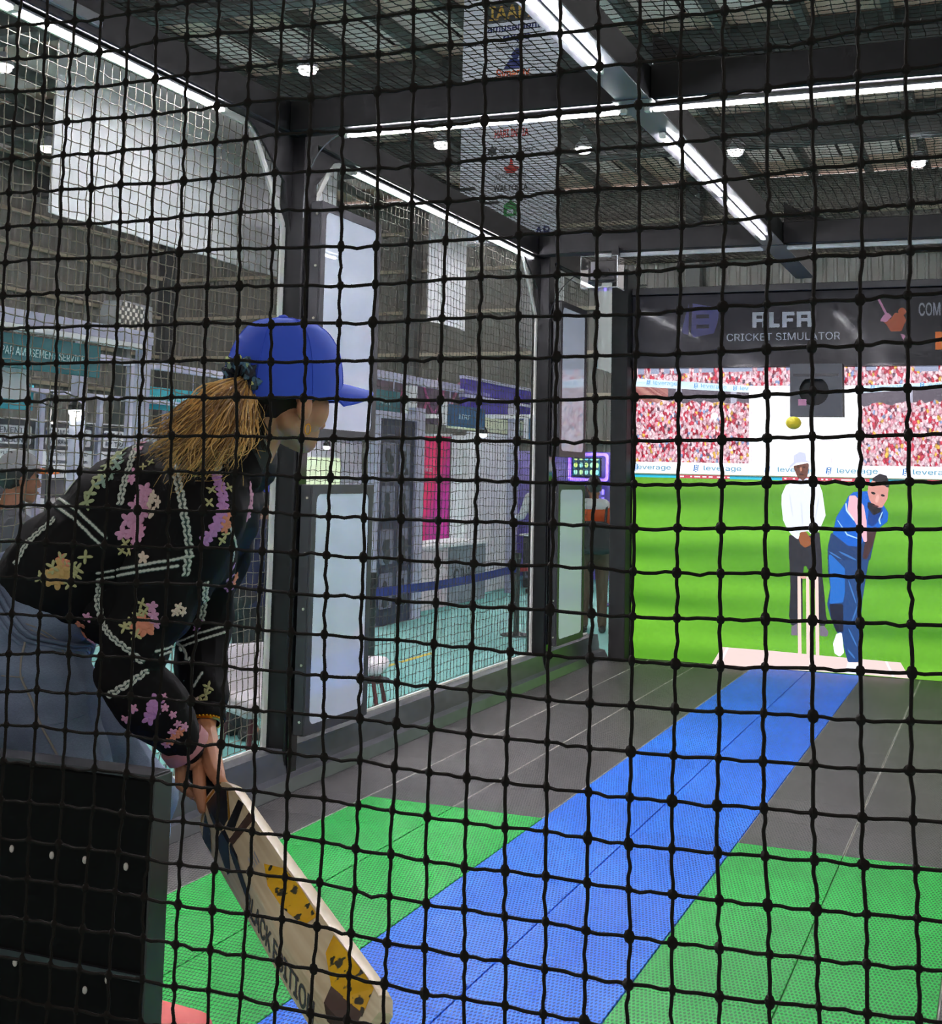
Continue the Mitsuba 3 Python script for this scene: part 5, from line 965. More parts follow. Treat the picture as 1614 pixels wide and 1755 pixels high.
# shirt: loose, hanging from the bent back, with full sleeves
DN = unit(V(0, 0, -1) + .25 * unit(J['neck0'] - J['pelvis']))
def rib(p, hw, r): return bone(p + LAT * hw, p - LAT * hw, r)
ax = unit(J['neck0'] - J['pelvis']); bk = unit(np.cross(LAT, ax)); bk = bk if bk[2] > 0 else -bk
sh = []
R4 = [rib(J['waist'] + ax * .03 + bk * .03, .085, .118), rib(J['waist'] + ax * .09 + bk * .03, .085, .122), rib(J['chest'] + bk * .025, .10, .128), rib(J['upper'] - ax * .02 + bk * .01, .105, .112), rib(J['neck0'] - ax * .005, .05, .07)]
for a, b in zip(R4[:-1], R4[1:]): sh.append(m3.Manifold.hull(union([a, b])))
sh.append(m3.Manifold.hull(union([rib(J['chest'] - bk * .09, .10, .10), rib(J['upper'] - bk * .05, .11, .09), rib(J['waist'] + ax * .08 - bk * .075, .09, .085)])))   # front hanging loose
for a, rs in (('r', (.105, .080, .056, .052, .042)), ('l', (.095, .07, .056, .046, .042))):
    S_, E_, W_ = J[a + 'sh'], J[a + 'elb'], J[a + 'wr']; M1 = S_ + (E_ - S_) * .55; M2 = E_ + (W_ - E_) * .5; C_ = E_ + (W_ - E_) * (.97 if a == 'r' else .86)
    sh += [m3.Manifold.hull(union([bone(J['upper'], S_, .10, rs[0])])), bone(S_, M1, rs[0], rs[1]), bone(M1, E_, rs[1], rs[2]), bone(E_, M2, rs[2], rs[3] + .012), bone(M2, C_, rs[3] + .012, rs[4])]
shirt = smoothed(union(sh), .009, 14)
sv, vn = np.array(shirt.vertices), np.array(shirt.vertex_normals)
fold = (np.sin((sv @ ax) * 52 + 7 * meshkit.noise(sv * 6) + (sv @ LAT) * 18) * meshkit.noise(sv * 5 + 9) ** 1.3 * .011 + (meshkit.fbm(sv * 16, 3) - .5) * .014)
sv += vn * fold[:, None]; shirt = trimesh.Trimesh(sv, shirt.faces, process=False)
mat('shirt_black', (17, 15, 16), .8, spec=.12)
put(w + '__shirt', shirt, 'shirt_black', smooth=True)
# --- collar
mat('collar_cloth', (60, 66, 64), .7)

# printed flowers and braid bands of the shirt, where they lie on the cloth (millimetres)
BRAIDS = [(0, 0.0136, "-1547,2100,1438 -1537,2080,1424 -1528,2062,1410 -1528,2056,1397 -1528,2050,1384 -1527,2043,1370 -1526,2037,1357 -1526,2034,1343 -1524,2029,1330"),
(0, 0.0170, "-1447,2082,1402 -1427,2061,1389 -1416,2052,1376 -1408,2046,1363 -1401,2043,1350 -1395,2039,1337 -1390,2037,1324 -1387,2037,1311 -1387,2043,1298 -1388,2049,1284 -1388,2053,1271 -1389,2059,1258 -1392,2063,1244 -1396,2066,1231 -1399,2069,1217 -1403,2072,1204"),
(0, 0.0136, "-1392,2159,1434 -1387,2145,1418 -1379,2128,1402 -1372,2115,1386"),
(0, 0.0091, "-1693,2064,1334 -1651,2031,1328 -1628,2022,1321 -1608,2017,1314 -1594,2016,1304 -1579,2014,1295 -1568,2017,1286 -1555,2018,1276 -1544,2021,1267"),
(0, 0.0091, "-1673,2033,1321 -1650,2022,1314 -1628,2014,1306 -1612,2013,1299 -1598,2011,1289 -1585,2012,1280 -1575,2014,1270 -1564,2018,1261 -1555,2023,1251"),
(0, 0.0091, "-1570,2035,1201 -1558,2042,1203 -1547,2048,1206 -1534,2053,1209 -1502,2031,1214 -1481,2025,1218 -1463,2022,1221 -1449,2025,1224 -1437,2030,1227 -1425,2036,1229 -1416,2046,1231 -1407,2056,1234 -1397,2063,1237 -1386,2070,1239"),
(0, 0.0091, "-1574,2042,1189 -1563,2049,1192 -1551,2055,1194 -1529,2047,1198 -1502,2033,1203 -1479,2024,1207 -1462,2022,1210 -1447,2025,1213 -1434,2029,1215 -1424,2037,1217 -1415,2047,1219 -1407,2058,1221"),
(0, 0.0136, "-1574,2045,1186 -1580,2053,1172 -1585,2058,1158 -1585,2056,1146 -1581,2057,1133 -1578,2059,1120 -1576,2063,1107 -1544,2033,1101 -1529,2025,1092 -1517,2024,1084 -1504,2025,1077 -1494,2027,1070 -1486,2034,1062 -1479,2041,1053 -1473,2050,1044"),
(0, 0.0136, "-1534,2034,981 -1518,2031,989 -1507,2034,996 -1498,2039,1002 -1490,2045,1008 -1484,2053,1015 -1476,2060,1022 -1470,2068,1029"),
(0, 0.0091, "-1454,2065,1063 -1452,2083,1065 -1453,2107,1067 -1599,2341,1037 -1577,2332,1045 -1563,2336,1052 -1554,2345,1058 -1542,2353,1062 -1534,2366,1066 -1527,2380,1069 -1520,2396,1073"),
(0, 0.0080, "-1455,2079,1055 -1456,2102,1057 -1576,2325,1033 -1561,2327,1039 -1549,2334,1044 -1538,2343,1049 -1529,2356,1053 -1522,2371,1056 -1516,2389,1060"),
(0, 0.0148, "-1385,2111,1186 -1391,2120,1172 -1402,2136,1156 -1553,2364,1115 -1555,2365,1100 -1557,2364,1086"),
(0, 0.0148, "-1729,1996,1214 -1722,1996,1227 -1715,1998,1240 -1711,2003,1252 -1701,2005,1262 -1690,2008,1272 -1678,2009,1282 -1666,2011,1291 -1656,2015,1301"),
(0, 0.0091, "-1335,2104,1296 -1336,2116,1283 -1339,2131,1269 -1346,2147,1256 -1394,2219,1237 -1404,2231,1222"),
(0, 0.0091, "-1513,2306,986 -1519,2300,972 -1526,2297,957"),
(0, 0.0091, "-1665,2071,1367 -1670,2064,1354 -1677,2058,1340"),
]
FLOWERS = [('pink', 0.0125, "-1499,2043,1328 -1499,2041,1307 -1490,2050,1312 -1501,2038,1278 -1485,2042,1280 -1488,2034,1262 -1508,2032,1301 -1514,2029,1277 -1495,2045,1294 -1488,2051,1326 -1487,2052,1357 -1489,2050,1345 -1485,2037,1271"),
('cream', 0.0102, "-1468,2052,1315 -1479,2056,1334 -1454,2049,1335 -1471,2056,1346 -1463,2024,1234"),
('leaf', 0.0102, "-1519,2035,1243 -1501,2033,1245 -1511,2032,1257"),
('mauve', 0.0114, "-1372,2111,1384 -1363,2106,1372 -1354,2103,1360 -1348,2098,1347 -1344,2093,1334 -1341,2088,1321 -1342,2083,1309 -1346,2080,1298 -1349,2076,1287 -1355,2072,1278 -1362,2070,1268"),
('peach', 0.0102, "-1336,2095,1303 -1335,2096,1315 -1337,2096,1292"),
('leaf', 0.0091, "-1343,2095,1268 -1350,2123,1364 -1365,2087,1360 -1359,2072,1336 -1339,2100,1279"),
('sage', 0.0148, "-1577,2092,1425 -1580,2078,1414 -1579,2060,1401 -1577,2045,1387 -1581,2039,1377 -1584,2030,1363 -1589,2024,1347 -1593,2021,1331"),
('mint', 0.0136, "-1556,2056,1401 -1561,2045,1385 -1568,2032,1369 -1565,2075,1415"),
('amber', 0.0148, "-1631,1997,1199 -1642,1992,1191 -1622,2005,1197 -1635,2000,1186 -1625,1997,1211"),
('leaf', 0.0114, "-1625,1996,1227 -1653,1986,1199 -1601,2013,1208 -1586,2015,1231 -1610,2007,1213 -1615,2012,1181 -1605,2014,1197 -1639,1990,1211 -1661,1985,1191"),
('peach', 0.0091, "-1625,1996,1227 -1620,1999,1219"),
('peach', 0.0136, "-1468,2041,1118 -1474,2036,1111 -1459,2046,1115 -1464,2044,1104"),
('leaf', 0.0102, "-1468,2035,1151 -1465,2039,1136 -1497,2024,1107 -1476,2031,1094 -1490,2029,1114 -1477,2037,1131"),
('pink', 0.0102, "-1450,2040,1146 -1450,2045,1129 -1450,2051,1115"),
('peach', 0.0102, "-1631,2069,1100 -1642,2091,1080"),
('pink', 0.0091, "-1627,2098,1066 -1602,2051,1116"),
('mauve', 0.0125, "-1463,2078,960 -1466,2077,949 -1461,2082,971 -1470,2076,940"),
('pink', 0.0068, "-1453,2092,976 -1449,2092,957 -1438,2103,944 -1435,2114,926"),
('mauve', 0.0102, "-1446,2298,1201 -1482,2348,1177 -1507,2385,1155"),
('peach', 0.0080, "-1507,2410,1174 -1507,2402,1160"),
('leaf', 0.0102, "-1499,2303,947 -1504,2297,933 -1496,2307,961"),
('cream', 0.0068, "-1516,2294,936 -1506,2294,927 -1520,2290,929"),
('pink', 0.0102, "-1353,2201,1365 -1358,2215,1348 -1359,2214,1328 -1365,2217,1308"),
('peach', 0.0080, "-1441,2117,902 -1434,2122,910 -1450,2116,893"),
('pink', 0.0080, "-1459,2117,886 -1429,2128,918 -1443,2112,910"),
('cream', 0.0080, "-1412,2066,1145 -1410,2078,1136 -1416,2064,1136"),
('pink', 0.0080, "-1490,2052,958 -1506,2053,938"),
('mauve', 0.0068, "-1560,2352,1068 -1559,2361,1081"),
('pink', 0.0091, "-1537,2092,1433 -1547,2116,1444 -1513,2052,1388 -1514,2047,1375"),
('leaf', 0.0068, "-1499,2059,1399 -1489,2068,1407"),
]
SEAMS = [('outer_seam', "-1697,1996,1076 -1698,1995,1063 -1697,1989,1052 -1694,1983,1040 -1691,1980,1030 -1690,1978,1020 -1691,1979,1009 -1686,1986,995 -1681,1992,980 -1674,1996,966 -1670,1998,954 -1666,2000,942 -1662,2001,930 -1655,2005,917 -1649,2008,905 -1642,2012,893 -1636,2015,881 -1629,2019,868 -1623,2023,856"),
('pocket_seam', "-1701,1995,1104 -1692,2000,1101 -1684,2006,1097 -1677,2013,1093 -1670,2027,1083 -1663,2041,1072 -1657,2057,1061 -1656,2060,1058 -1655,2064,1055 -1654,2067,1053"),
('pocket_seam', "-1694,1998,1094 -1685,2004,1090 -1679,2014,1085 -1673,2025,1080 -1666,2035,1068 -1660,2046,1057 -1655,2059,1045"),
('yoke_seam', "-1724,1964,1011 -1712,1966,1011 -1703,1971,1010 -1694,1977,1009 -1691,1979,1009 -1687,1981,1008 -1684,1984,1007"),
('crease', "-1657,2004,919 -1646,2012,921 -1638,2024,922 -1630,2036,924 -1624,2049,928 -1620,2066,931 -1616,2083,934"),
]

def mm(s): return np.array([[float(c) for c in q.split(',')] for q in s.split()]) / 1000
ico = trimesh.creation.icosphere(subdivisions=1); IV, IF = np.array(ico.vertices), np.array(ico.faces)
def lens(p, n, t, a, b, c=.0012):
    """a flat lens at p, normal n, long axis t"""
    t = t - n * (t @ n); t /= np.linalg.norm(t); return p + (IV * [a, b, c]) @ np.array([t, np.cross(n, t), n]), IF
mat('braid', (180, 184, 172), .5); mat('braid_dark', (44, 58, 54), .6)
for _, wd, pts in BRAIDS:
    p = mm(pts); L_ = np.r_[0, np.cumsum(np.linalg.norm(np.diff(p, axis=0), axis=1))]
    q = np.arange(0, L_[-1], .0085); p = np.stack([np.interp(q, L_, p[:, k]) for k in range(3)], 1)
    if len(p) < 3: continue
    p, n = snap(shirt, p, .0012); t_ = np.gradient(p, axis=0); ms = []; two = wd > .0115
    for i in range(len(p)):
        side = np.cross(n[i], unit(t_[i])); tl = unit(t_[i]) + side * (.7 if i % 2 else -.7) * two
        for o in ((-.26, .26) if two else (0,)): ms.append(lens(p[i] + side * o * wd, n[i], tl + side * o, .0054, .0030, .0018))
    band = [lens(p[i], n[i], t_[i], .0062, wd * .5, .0006) for i in range(len(p))]
    k = put(w + '__shirt__braid_band', cat(band), 'braid_dark', smooth=True); lab(k, 'dark green braid band with pale beads', 'stuff')
    k = put(w + '__shirt__braid_bead', cat(ms), 'braid', smooth=True); lab(k, 'pale beads of a braid band', 'stuff')
for nm, c in (('pink', (200, 142, 172)), ('cream', (206, 186, 166)), ('mauve', (176, 124, 178)), ('peach', (204, 128, 100)), ('leaf', (170, 166, 116)), ('sage', (150, 160, 118)), ('mint', (128, 152, 136)), ('amber', (196, 156, 96))): mat('print_' + nm, c, .65)
rg = np.random.RandomState(12)
for c, r, pts in FLOWERS:
    r = r * 1.18
    p, n = snap(shirt, mm(pts), .0014); ms = []
    for i in range(len(p)):
        t0 = rg.normal(size=3); t0 = unit(t0 - n[i] * (t0 @ n[i])); b0 = np.cross(n[i], t0); m_ = 5 if c not in ('leaf', 'sage', 'mint') else 4
        for k in range(m_):
            q = 2 * np.pi * k / m_ + rg.normal(0, .15); d = t0 * math.cos(q) + b0 * math.sin(q)
            ms.append(lens(p[i] + d * r * .52, n[i], d, r * .56, r * (.34 if m_ == 5 else .24), .0012 + .0004 * rg.rand()))
        ms.append(lens(p[i], n[i], t0, r * .25, r * .25, .002))
    k = put(w + '__shirt__flower_print', cat(ms), 'print_' + c, smooth=True); lab(k, {'leaf': 'olive leaf print', 'sage': 'sage green leaf spray print', 'mint': 'mint leaf print'}.get(c, c + ' flower print'), 'stuff')
for nm, pts in SEAMS:
    p, n = snap(jeans, mm(pts), .0005); p = np.array([np.convolve(np.pad(p[:, k], 1, 'edge'), [.25, .5, .25], 'valid') for k in range(3)]).T
    put(w + '__jeans__' + nm, cat([tube(p, .0013 if nm != 'outer_seam' else .0024, 5)]), 'stitch' if nm != 'crease' else 'denim')
# waistband, belt loops and rivet
wa = np.linspace(0, 2 * np.pi, 40); wp = J['waist'] + V(-.045, 0, -.015) - ax * .035 + np.outer(np.cos(wa), LAT) * .195 + np.outer(np.sin(wa), bk) * .12
wp, wn = snap(jeans, wp, .003); put(w + '__jeans__waistband', cat([tube(wp + o * ax * .012, .004, 6) for o in (-1, 0, 1)]), 'denim', smooth=True)
# collar: two pointed leaves of cloth round the neck
cb = [(-1.400, 2.238, 1.452), (-1.384, 2.226, 1.440), (-1.367, 2.221, 1.419), (-1.356, 2.228, 1.396)]
cp, cn = snap(shirt, np.array(cb), .006); up_ = unit(V(.35, .05, .6)); lo = cp + cn * .006; hi = cp + up_ * .030 - CR * .004 + cn * .012
cv = np.vstack([lo, hi, lo + cn * .003, hi + cn * .003]); i = np.arange(3); k = 4
F2 = np.vstack([np.c_[i, i + 1, i + 1 + k], np.c_[i, i + 1 + k, i + k], np.c_[i + 2 * k, i + 1 + 3 * k, i + 1 + 2 * k], np.c_[i + 2 * k, i + 3 * k, i + 1 + 3 * k]])
put(w + '__shirt__collar', (cv, F2), 'collar_cloth', smooth=60)
ce = np.vstack([hi[0], lo, hi[3]]); cl_ = [lens(q_ + cn[0] * .006, cn[1], V(0, 0, 1), .004, .0025, .002) for q_ in np.stack([np.interp(np.linspace(0, 1, 18), np.linspace(0, 1, len(hi)), hi[:, a_]) for a_ in range(3)], 1)]
put(w + '__shirt__collar_bead', cat(cl_), 'braid', smooth=True); lab(w + '__shirt__collar_bead', kind='stuff')
# cuffs
mat('cuff_pink', (176, 120, 124), .7)
for a in 'rl':
    d = unit(J[a + 'wr'] - J[a + 'elb']); c = J[a + 'elb'] + (J[a + 'wr'] - J[a + 'elb']) * (1.0 if a == 'r' else .90); f1 = unit(np.cross(d, V(0, 0, 1))); f2 = np.cross(d, f1)
    tr = lathe([(.038, -.012), (.046, -.010), (.047, .012), (.043, .016), (.036, .014)], 28); tr.vertices = c + np.array(tr.vertices) @ np.c_[f1, f2, d].T; put(w + '__shirt__cuff', tr, 'cuff_pink' if a == 'r' else 'shirt_black', smooth=50)

# --- cap
mat('cap_royal', (56, 84, 196), .8, spec=.25, sheen=.3)
def dome(k, z0=-.034, zt=.121, n=36, m=10):
    pts = []
    for v in np.linspace(0, 1, m):
        r = math.cos(v * math.pi / 2) ** .62
        for u in np.linspace(0, 2 * np.pi, n, endpoint=False):
            c_, s_ = math.cos(u), math.sin(u); ax_ = .134 if c_ > 0 else .109; fr_ = .012 * max(c_, 0) ** 2 * math.sin(v * math.pi)
            pts.append((ax_ * k * r * c_ + fr_, .097 * k * r * s_, z0 + (zt - z0) * k * math.sin(v * math.pi / 2)))
    return pts
D1 = m3.Manifold.hull_points(np.array([HP(*p) for p in dome(1.0)])); D2 = m3.Manifold.hull_points(np.array([HP(*(V(*p) - V(0, 0, .006))) for p in dome(.965)]))
arch = m3.Manifold.hull(union([bone(HP(-.05, 0, -.006), HP(-.25, 0, -.006), .038, n=24), bone(HP(-.05, 0, -.09), HP(-.25, 0, -.09), .038, n=24)]))
capm = trimesh.Trimesh(*[(lambda t: (t.vertices, t.faces))(unM(D1 - D2 - arch))][0], process=True)
put(w + '__cap', capm, 'cap_royal', smooth=35)
nt, ns = 25, 9; tt, ss_ = np.meshgrid(np.linspace(-1, 1, nt), np.linspace(0, 1, ns), indexing='ij'); ph = tt * 1.02
bxv = .122 * np.cos(ph) + ss_ * (.098 * np.clip(1 - np.abs(tt * .97) ** 3, 0, 1) ** .6 + .004); byv = .094 * np.sin(ph) * (1 + .04 * ss_); bzv = .008 - .010 * ss_ - (.030 + .004 * ss_) * np.abs(tt) ** 2 - .004 * ss_ ** 2
top = np.stack([bxv, byv, bzv], -1).reshape(-1, 3); bot = top - [0, 0, .004]; g = lambda i, j: i * ns + j; F_ = []
for i in range(nt - 1):
    for j in range(ns - 1):
        q = [g(i, j), g(i + 1, j), g(i + 1, j + 1), g(i, j + 1)]; F_ += [(q[0], q[2], q[1]), (q[0], q[3], q[2])]; q = [x + nt * ns for x in q]; F_ += [(q[0], q[1], q[2]), (q[0], q[2], q[3])]
rim = [g(i, ns - 1) for i in range(nt)]
for a_, b_ in zip(rim[:-1], rim[1:]): F_ += [(a_, b_, b_ + nt * ns), (a_, b_ + nt * ns, a_ + nt * ns)]
brim_v = np.array([HP(*p) for p in np.vstack([top, bot])]); put(w + '__cap__brim', (brim_v, np.array(F_)), 'cap_royal', smooth=40)
for u in (.5, 1.57, 2.6, -.5, -1.57, -2.6):
    pts = []
    for v_ in np.linspace(.04, 1, 14):
        r = math.cos(v_ * math.pi / 2) ** .62 * 1.005; c_, s_ = math.cos(u), math.sin(u)
        pts.append(HP((.134 if c_ > 0 else .109) * r * c_ + .012 * max(c_, 0) ** 2 * math.sin(v_ * math.pi), .097 * r * s_, -.034 + .1555 * math.sin(v_ * math.pi / 2)))
    put(w + '__cap__seam', cat([tube(pts, .0011, 5)]), 'cap_royal')
put(w + '__cap__button', ellipsoid(HP(0, 0, .122), (.011, .011, .007), 2), 'cap_royal', smooth=True)
az = np.linspace(0, np.pi, 14); put(w + '__cap__opening_edge', cat([tube([HP(-.110 * math.cos(.43 * math.cos(q)) * (1 - .10 * math.sin(q) ** 2), .038 * math.cos(q), -.006 + .038 * math.sin(q)) for q in az], .0025, 6)]), 'cloth_black')
# --- hair
mat('hair_root', (34, 25, 19), .7, spec=.15); mat('hair_brown', (124, 92, 52), .45, spec=.6); mat('hair_gold', (204, 162, 92), .42, spec=.6)
hm_ = hell((-.003, 0, .012), (.099, .080, .0985)) - m3.Manifold.hull(union([hell((.13, 0, -.06), (.10, .10, .09)), hell((.17, 0, -.2), (.11, .13, .1))])) - hell((.02, 0, -.20), (.16, .16, .125))
put(w + '__hair', smoothed(hm_, .008, 3), 'hair_root', smooth=True)
GD = np.array([
    [(-1.374, 2.189, 1.573), (-1.390, 2.130, 1.553), (-1.412, 2.062, 1.507), (-1.472, 2.044, 1.452)],
    [(-1.365, 2.172, 1.566), (-1.363, 2.090, 1.531), (-1.377, 2.026, 1.470), (-1.438, 2.017, 1.427)],
    [(-1.358, 2.164, 1.562), (-1.344, 2.078, 1.510), (-1.353, 2.017, 1.444), (-1.386, 1.999, 1.388)],
    [(-1.359, 2.175, 1.558), (-1.330, 2.096, 1.498), (-1.320, 2.041, 1.445), (-1.342, 2.016, 1.396)],
    [(-1.360, 2.186, 1.557), (-1.324, 2.119, 1.506), (-1.304, 2.068, 1.456), (-1.308, 2.039, 1.411)],
    [(-1.365, 2.206, 1.554), (-1.329, 2.160, 1.513), (-1.311, 2.129, 1.472), (-1.313, 2.099, 1.434)],

])
rng = np.random.RandomState(4); SV_, SN_ = np.array(shirt.vertices), np.array(shirt.vertex_normals); tree = cKDTree(SV_)
def strand_pts(u, jit, curl, n=14):
    k = int(min(u, GD.shape[0] - 1.001)); f = u - k; g = GD[k] * (1 - f) + GD[k + 1] * f
    tt = np.linspace(0, 1, n); idx = tt * (len(g) - 1); i = np.clip(idx.astype(int), 0, len(g) - 2); fr = (idx - i)
    pm = g[np.clip(i - 1, 0, None)]; p0, p1 = g[i], g[i + 1]; p2 = g[np.clip(i + 2, None, len(g) - 1)]; fr = fr[:, None]
    p = .5 * ((2 * p0) + (-pm + p1) * fr + (2 * pm - 5 * p0 + 4 * p1 - p2) * fr ** 2 + (-pm + 3 * p0 - 3 * p1 + p2) * fr ** 3)
    p = p + jit * (.25 + .9 * tt[:, None]) + curl[None] * (np.sin(tt * 8.5 + curl[0] * 220) * tt)[:, None]
    d, j = tree.query(p); h = ((p - SV_[j]) * SN_[j]).sum(1); p = p + SN_[j] * np.clip(.006 - h, 0, .05)[:, None] * (tt > .3)[:, None]
    return p
strands = {'hair_root': [], 'hair_brown': [], 'hair_gold': []}
for i in range(900):
    u = rng.rand() * (GD.shape[0] - 1); L_ = .6 + .5 * rng.rand(); jit = rng.normal(0, .0095, 3); curl = rng.normal(0, .011, 3); p = strand_pts(u, jit, curl)
    p = p[0] + (p - p[0]) * 1.0; n_ = max(6, int(len(p) * min(L_, 1))); p = p[:n_]
    r = np.interp(np.linspace(0, 1, n_), [0, .1, .7, 1], [.0020, .0024, .0017, .0003]); m_ = 'hair_gold' if rng.rand() < .50 else 'hair_brown' if rng.rand() < .8 else 'hair_root'
    strands[m_].append(tube(p, r, 5))
for i in range(60):
    u = rng.rand() * (GD.shape[0] - 1); p = strand_pts(u, rng.normal(0, .02, 3), rng.normal(0, .016, 3)); strands['hair_gold'].append(tube(p, .0005, 3))
put(w + '__ponytail', cat(strands['hair_brown'] + strands['hair_root']), 'hair_brown', smooth=True)
put(w + '__ponytail__golden_strands', cat(strands['hair_gold']), 'hair_gold', smooth=True); lab(w + '__ponytail__golden_strands', 'lighter golden strands', 'stuff')
# locks at the nape, loose under the cap
nl = []
for i in range(70):
    y = -.07 + .14 * rng.rand(); x = -.085 + .03 * rng.rand(); a0 = HP(x * 1.05 - .01, y, -.045); b0 = HP(-.055 - .03 * rng.rand(), y * .8 - .01, -.105 - .03 * rng.rand()); nl.append(tube([a0, (a0 + b0) / 2 - HFW * .008, b0], [.0022, .002, .0005], 4))
put(w + '__hair__nape_locks', cat(nl), 'hair_root', smooth=True); lab(w + '__hair__nape_locks', kind='stuff')
# scrunchie: a ruffled ring of printed cloth
def scr(p, n, uv):
    d1, d2, r = voronoi((p.x + p.y) * 120, p.z * 120 + p.x * 50)
    return mix(mix(lin((22, 26, 40)), lin((70, 104, 124)), smoothstep(.3, .8, r)), lin((190, 200, 120)), smoothstep(.86, .95, r))
mat('scrunchie_cloth', None, .7, tex=mikit.proc(scr))
sc_c = J['scr']; sd = unit(GD[1][1] - GD[1][0]); e1 = unit(np.cross(sd, V(0, 0, 1))); e2 = np.cross(sd, e1)
U, W2 = np.meshgrid(np.linspace(0, 2 * np.pi, 64, endpoint=False), np.linspace(0, 2 * np.pi, 14, endpoint=False), indexing='ij')
rr = .013 + .0045 * np.sin(U * 11 + 1.5 * np.sin(W2)) + .003 * np.sin(U * 19); R_ = .024 + .003 * np.sin(U * 5)
P_ = sc_c + (R_ + rr * np.cos(W2))[..., None] * (np.cos(U)[..., None] * e1 + np.sin(U)[..., None] * e2 * 1.25) + (rr * np.sin(W2) * 1.2)[..., None] * sd
i, j = np.meshgrid(np.arange(64), np.arange(14), indexing='ij'); A_i = lambda a, b: ((a % 64) * 14 + b % 14).ravel()
put(w + '__scrunchie', (P_.reshape(-1, 3), np.vstack([np.c_[A_i(i, j), A_i(i + 1, j), A_i(i + 1, j + 1)], np.c_[A_i(i, j), A_i(i + 1, j + 1), A_i(i, j + 1)]])), 'scrunchie_cloth', smooth=True)
# --- bracelet on the left wrist
wd = unit(J['lelb'] - J['lwr']); bc = J['lwr'] + wd * .018; f1 = unit(np.cross(wd, V(0, 0, 1))); f2 = np.cross(wd, f1); Rb = np.c_[f1, f2, wd]
tor = lathe([(.034, -.016), (.038, -.014), (.038, .014), (.034, .016), (.034, -.016)], 36); tor.vertices = bc + np.array(tor.vertices) @ Rb.T
put(w + '__bracelet', tor, 'gold', smooth=40)
bd = [ellipsoid(bc + Rb @ V(.0385 * math.cos(q), .0385 * math.sin(q), z), (.0032,) * 3, 1) for z in (-.012, -.004, .004, .012) for q in np.linspace(0, 2 * np.pi, 34, endpoint=False) + (z * 12)]
put(w + '__bracelet__beads', cat(bd), 'gold', smooth=True); lab(w + '__bracelet__beads', kind='stuff')

# ---------------------------------------------------------------- the bat
bt = thing('cricket_bat', 'pale cricket bat with black and yellow stickers held low in both hands', 'cricket bat')
BLEN = .69
def wood(p, n, uv):
    s = (p.x - J['battop'][0]) * BA[0] + (p.y - J['battop'][1]) * BA[1] + (p.z - J['battop'][2]) * BA[2]; u = (p.x - J['battop'][0]) * BL[0] + (p.y - J['battop'][1]) * BL[1] + (p.z - J['battop'][2]) * BL[2]
    return mix(lin((206, 184, 146)), lin((224, 206, 172)), noise(u * 260, s * 9)) * 1.0
mat('willow', None, .28, spec=.5, tex=mikit.proc(wood), clearcoat=.5, clearcoat_gloss=.95)
def wid(s): return float(np.interp(s, [0, .02, .05, .3, BLEN - .05, BLEN - .015, BLEN], [.074, .096, .112, .116, .126, .118, .088]))
def spn(s): return float(np.interp(s, [0, .06, .25, .48, .62, BLEN], [.022, .030, .040, .052, .044, .024]))
def edg(s): return float(np.interp(s, [0, .06, .5, BLEN], [.012, .014, .020, .012]))
def on_back(u, s, off=0.0):
    e, h = edg(s), spn(s); n = e + (h - e) * (1 - abs(u)); return J['battop'] + BA * s + BL * (u * wid(s) / 2) + BN * (n + off)
st_ = np.r_[0, .01, .02, .035, .05, np.linspace(.08, BLEN - .06, 14), BLEN - .04, BLEN - .025, BLEN - .015, BLEN - .006, BLEN]; rings = []
for s in st_:
    e = edg(s); rings.append([J['battop'] + BA * s + BL * (sx * wid(s) / 2) + BN * n for sx, n in ((-.93, -.014), (.93, -.014), (1, -.008), (1, e - .006), (.97, e))] + [on_back(.5, s), on_back(.06, s), on_back(-.06, s), on_back(-.5, s)] + [J['battop'] + BA * s + BL * (sx * wid(s) / 2) + BN * n for sx, n in ((-.97, e), (-1, e - .006), (-1, -.008))])
rings = np.array(rings); nr, nc = rings.shape[:2]; f = []
for i in range(nr - 1):
    for j in range(nc):
        q = [i * nc + j, i * nc + (j + 1) % nc, (i + 1) * nc + (j + 1) % nc, (i + 1) * nc + j]; f += [(q[0], q[1], q[2]), (q[0], q[2], q[3])]
for base, sg in ((0, -1), ((nr - 1) * nc, 1)):
    for j in range(1, nc - 1): f.append((base, base + j, base + j + 1)[::sg])
bm = trimesh.Trimesh(rings.reshape(-1, 3), np.array(f), process=False); trimesh.repair.fix_normals(bm); put(bt + '__blade', bm, 'willow', smooth=28)
def sticker(key, poly, m, off=.0008):
    g0 = poly if hasattr(poly, 'buffer') else Polygon(poly).buffer(0); out = []
    for half in (sbox(-1, 0, 0, 1), sbox(0, 0, 1, 1)):
        g1 = g0.intersection(half)
        for g2 in getattr(g1, 'geoms', [g1]):
            if g2.is_empty or g2.geom_type != 'Polygon' or g2.area < 1e-5: continue
            for s0 in np.arange(0, .72, .03):
                g3 = g2.intersection(sbox(-1, s0, 1, s0 + .03))
                for g4 in getattr(g3, 'geoms', [g3]):
                    if g4.is_empty or g4.geom_type != 'Polygon' or g4.area < 1e-6: continue
                    v, fc = trimesh.creation.triangulate_polygon(g4, engine='earcut'); p3 = np.array([on_back(a_, b_, off) for a_, b_ in v])
                    nrm = np.cross(p3[fc[:, 1]] - p3[fc[:, 0]], p3[fc[:, 2]] - p3[fc[:, 0]]); fc = np.where((nrm @ BN < 0)[:, None], fc[:, ::-1], fc); out.append((p3, fc))
    return put(bt + '__blade__' + key, cat(out), m)
mat('sticker_black', (16, 15, 16), .3); mat('sticker_gold', (190, 140, 40), .3, metal=.7); mat('sticker_silver', (190, 190, 196), .3, metal=.6); mat('sticker_brown', (66, 44, 34), .4); mat('sticker_grey', (74, 70, 70), .5)
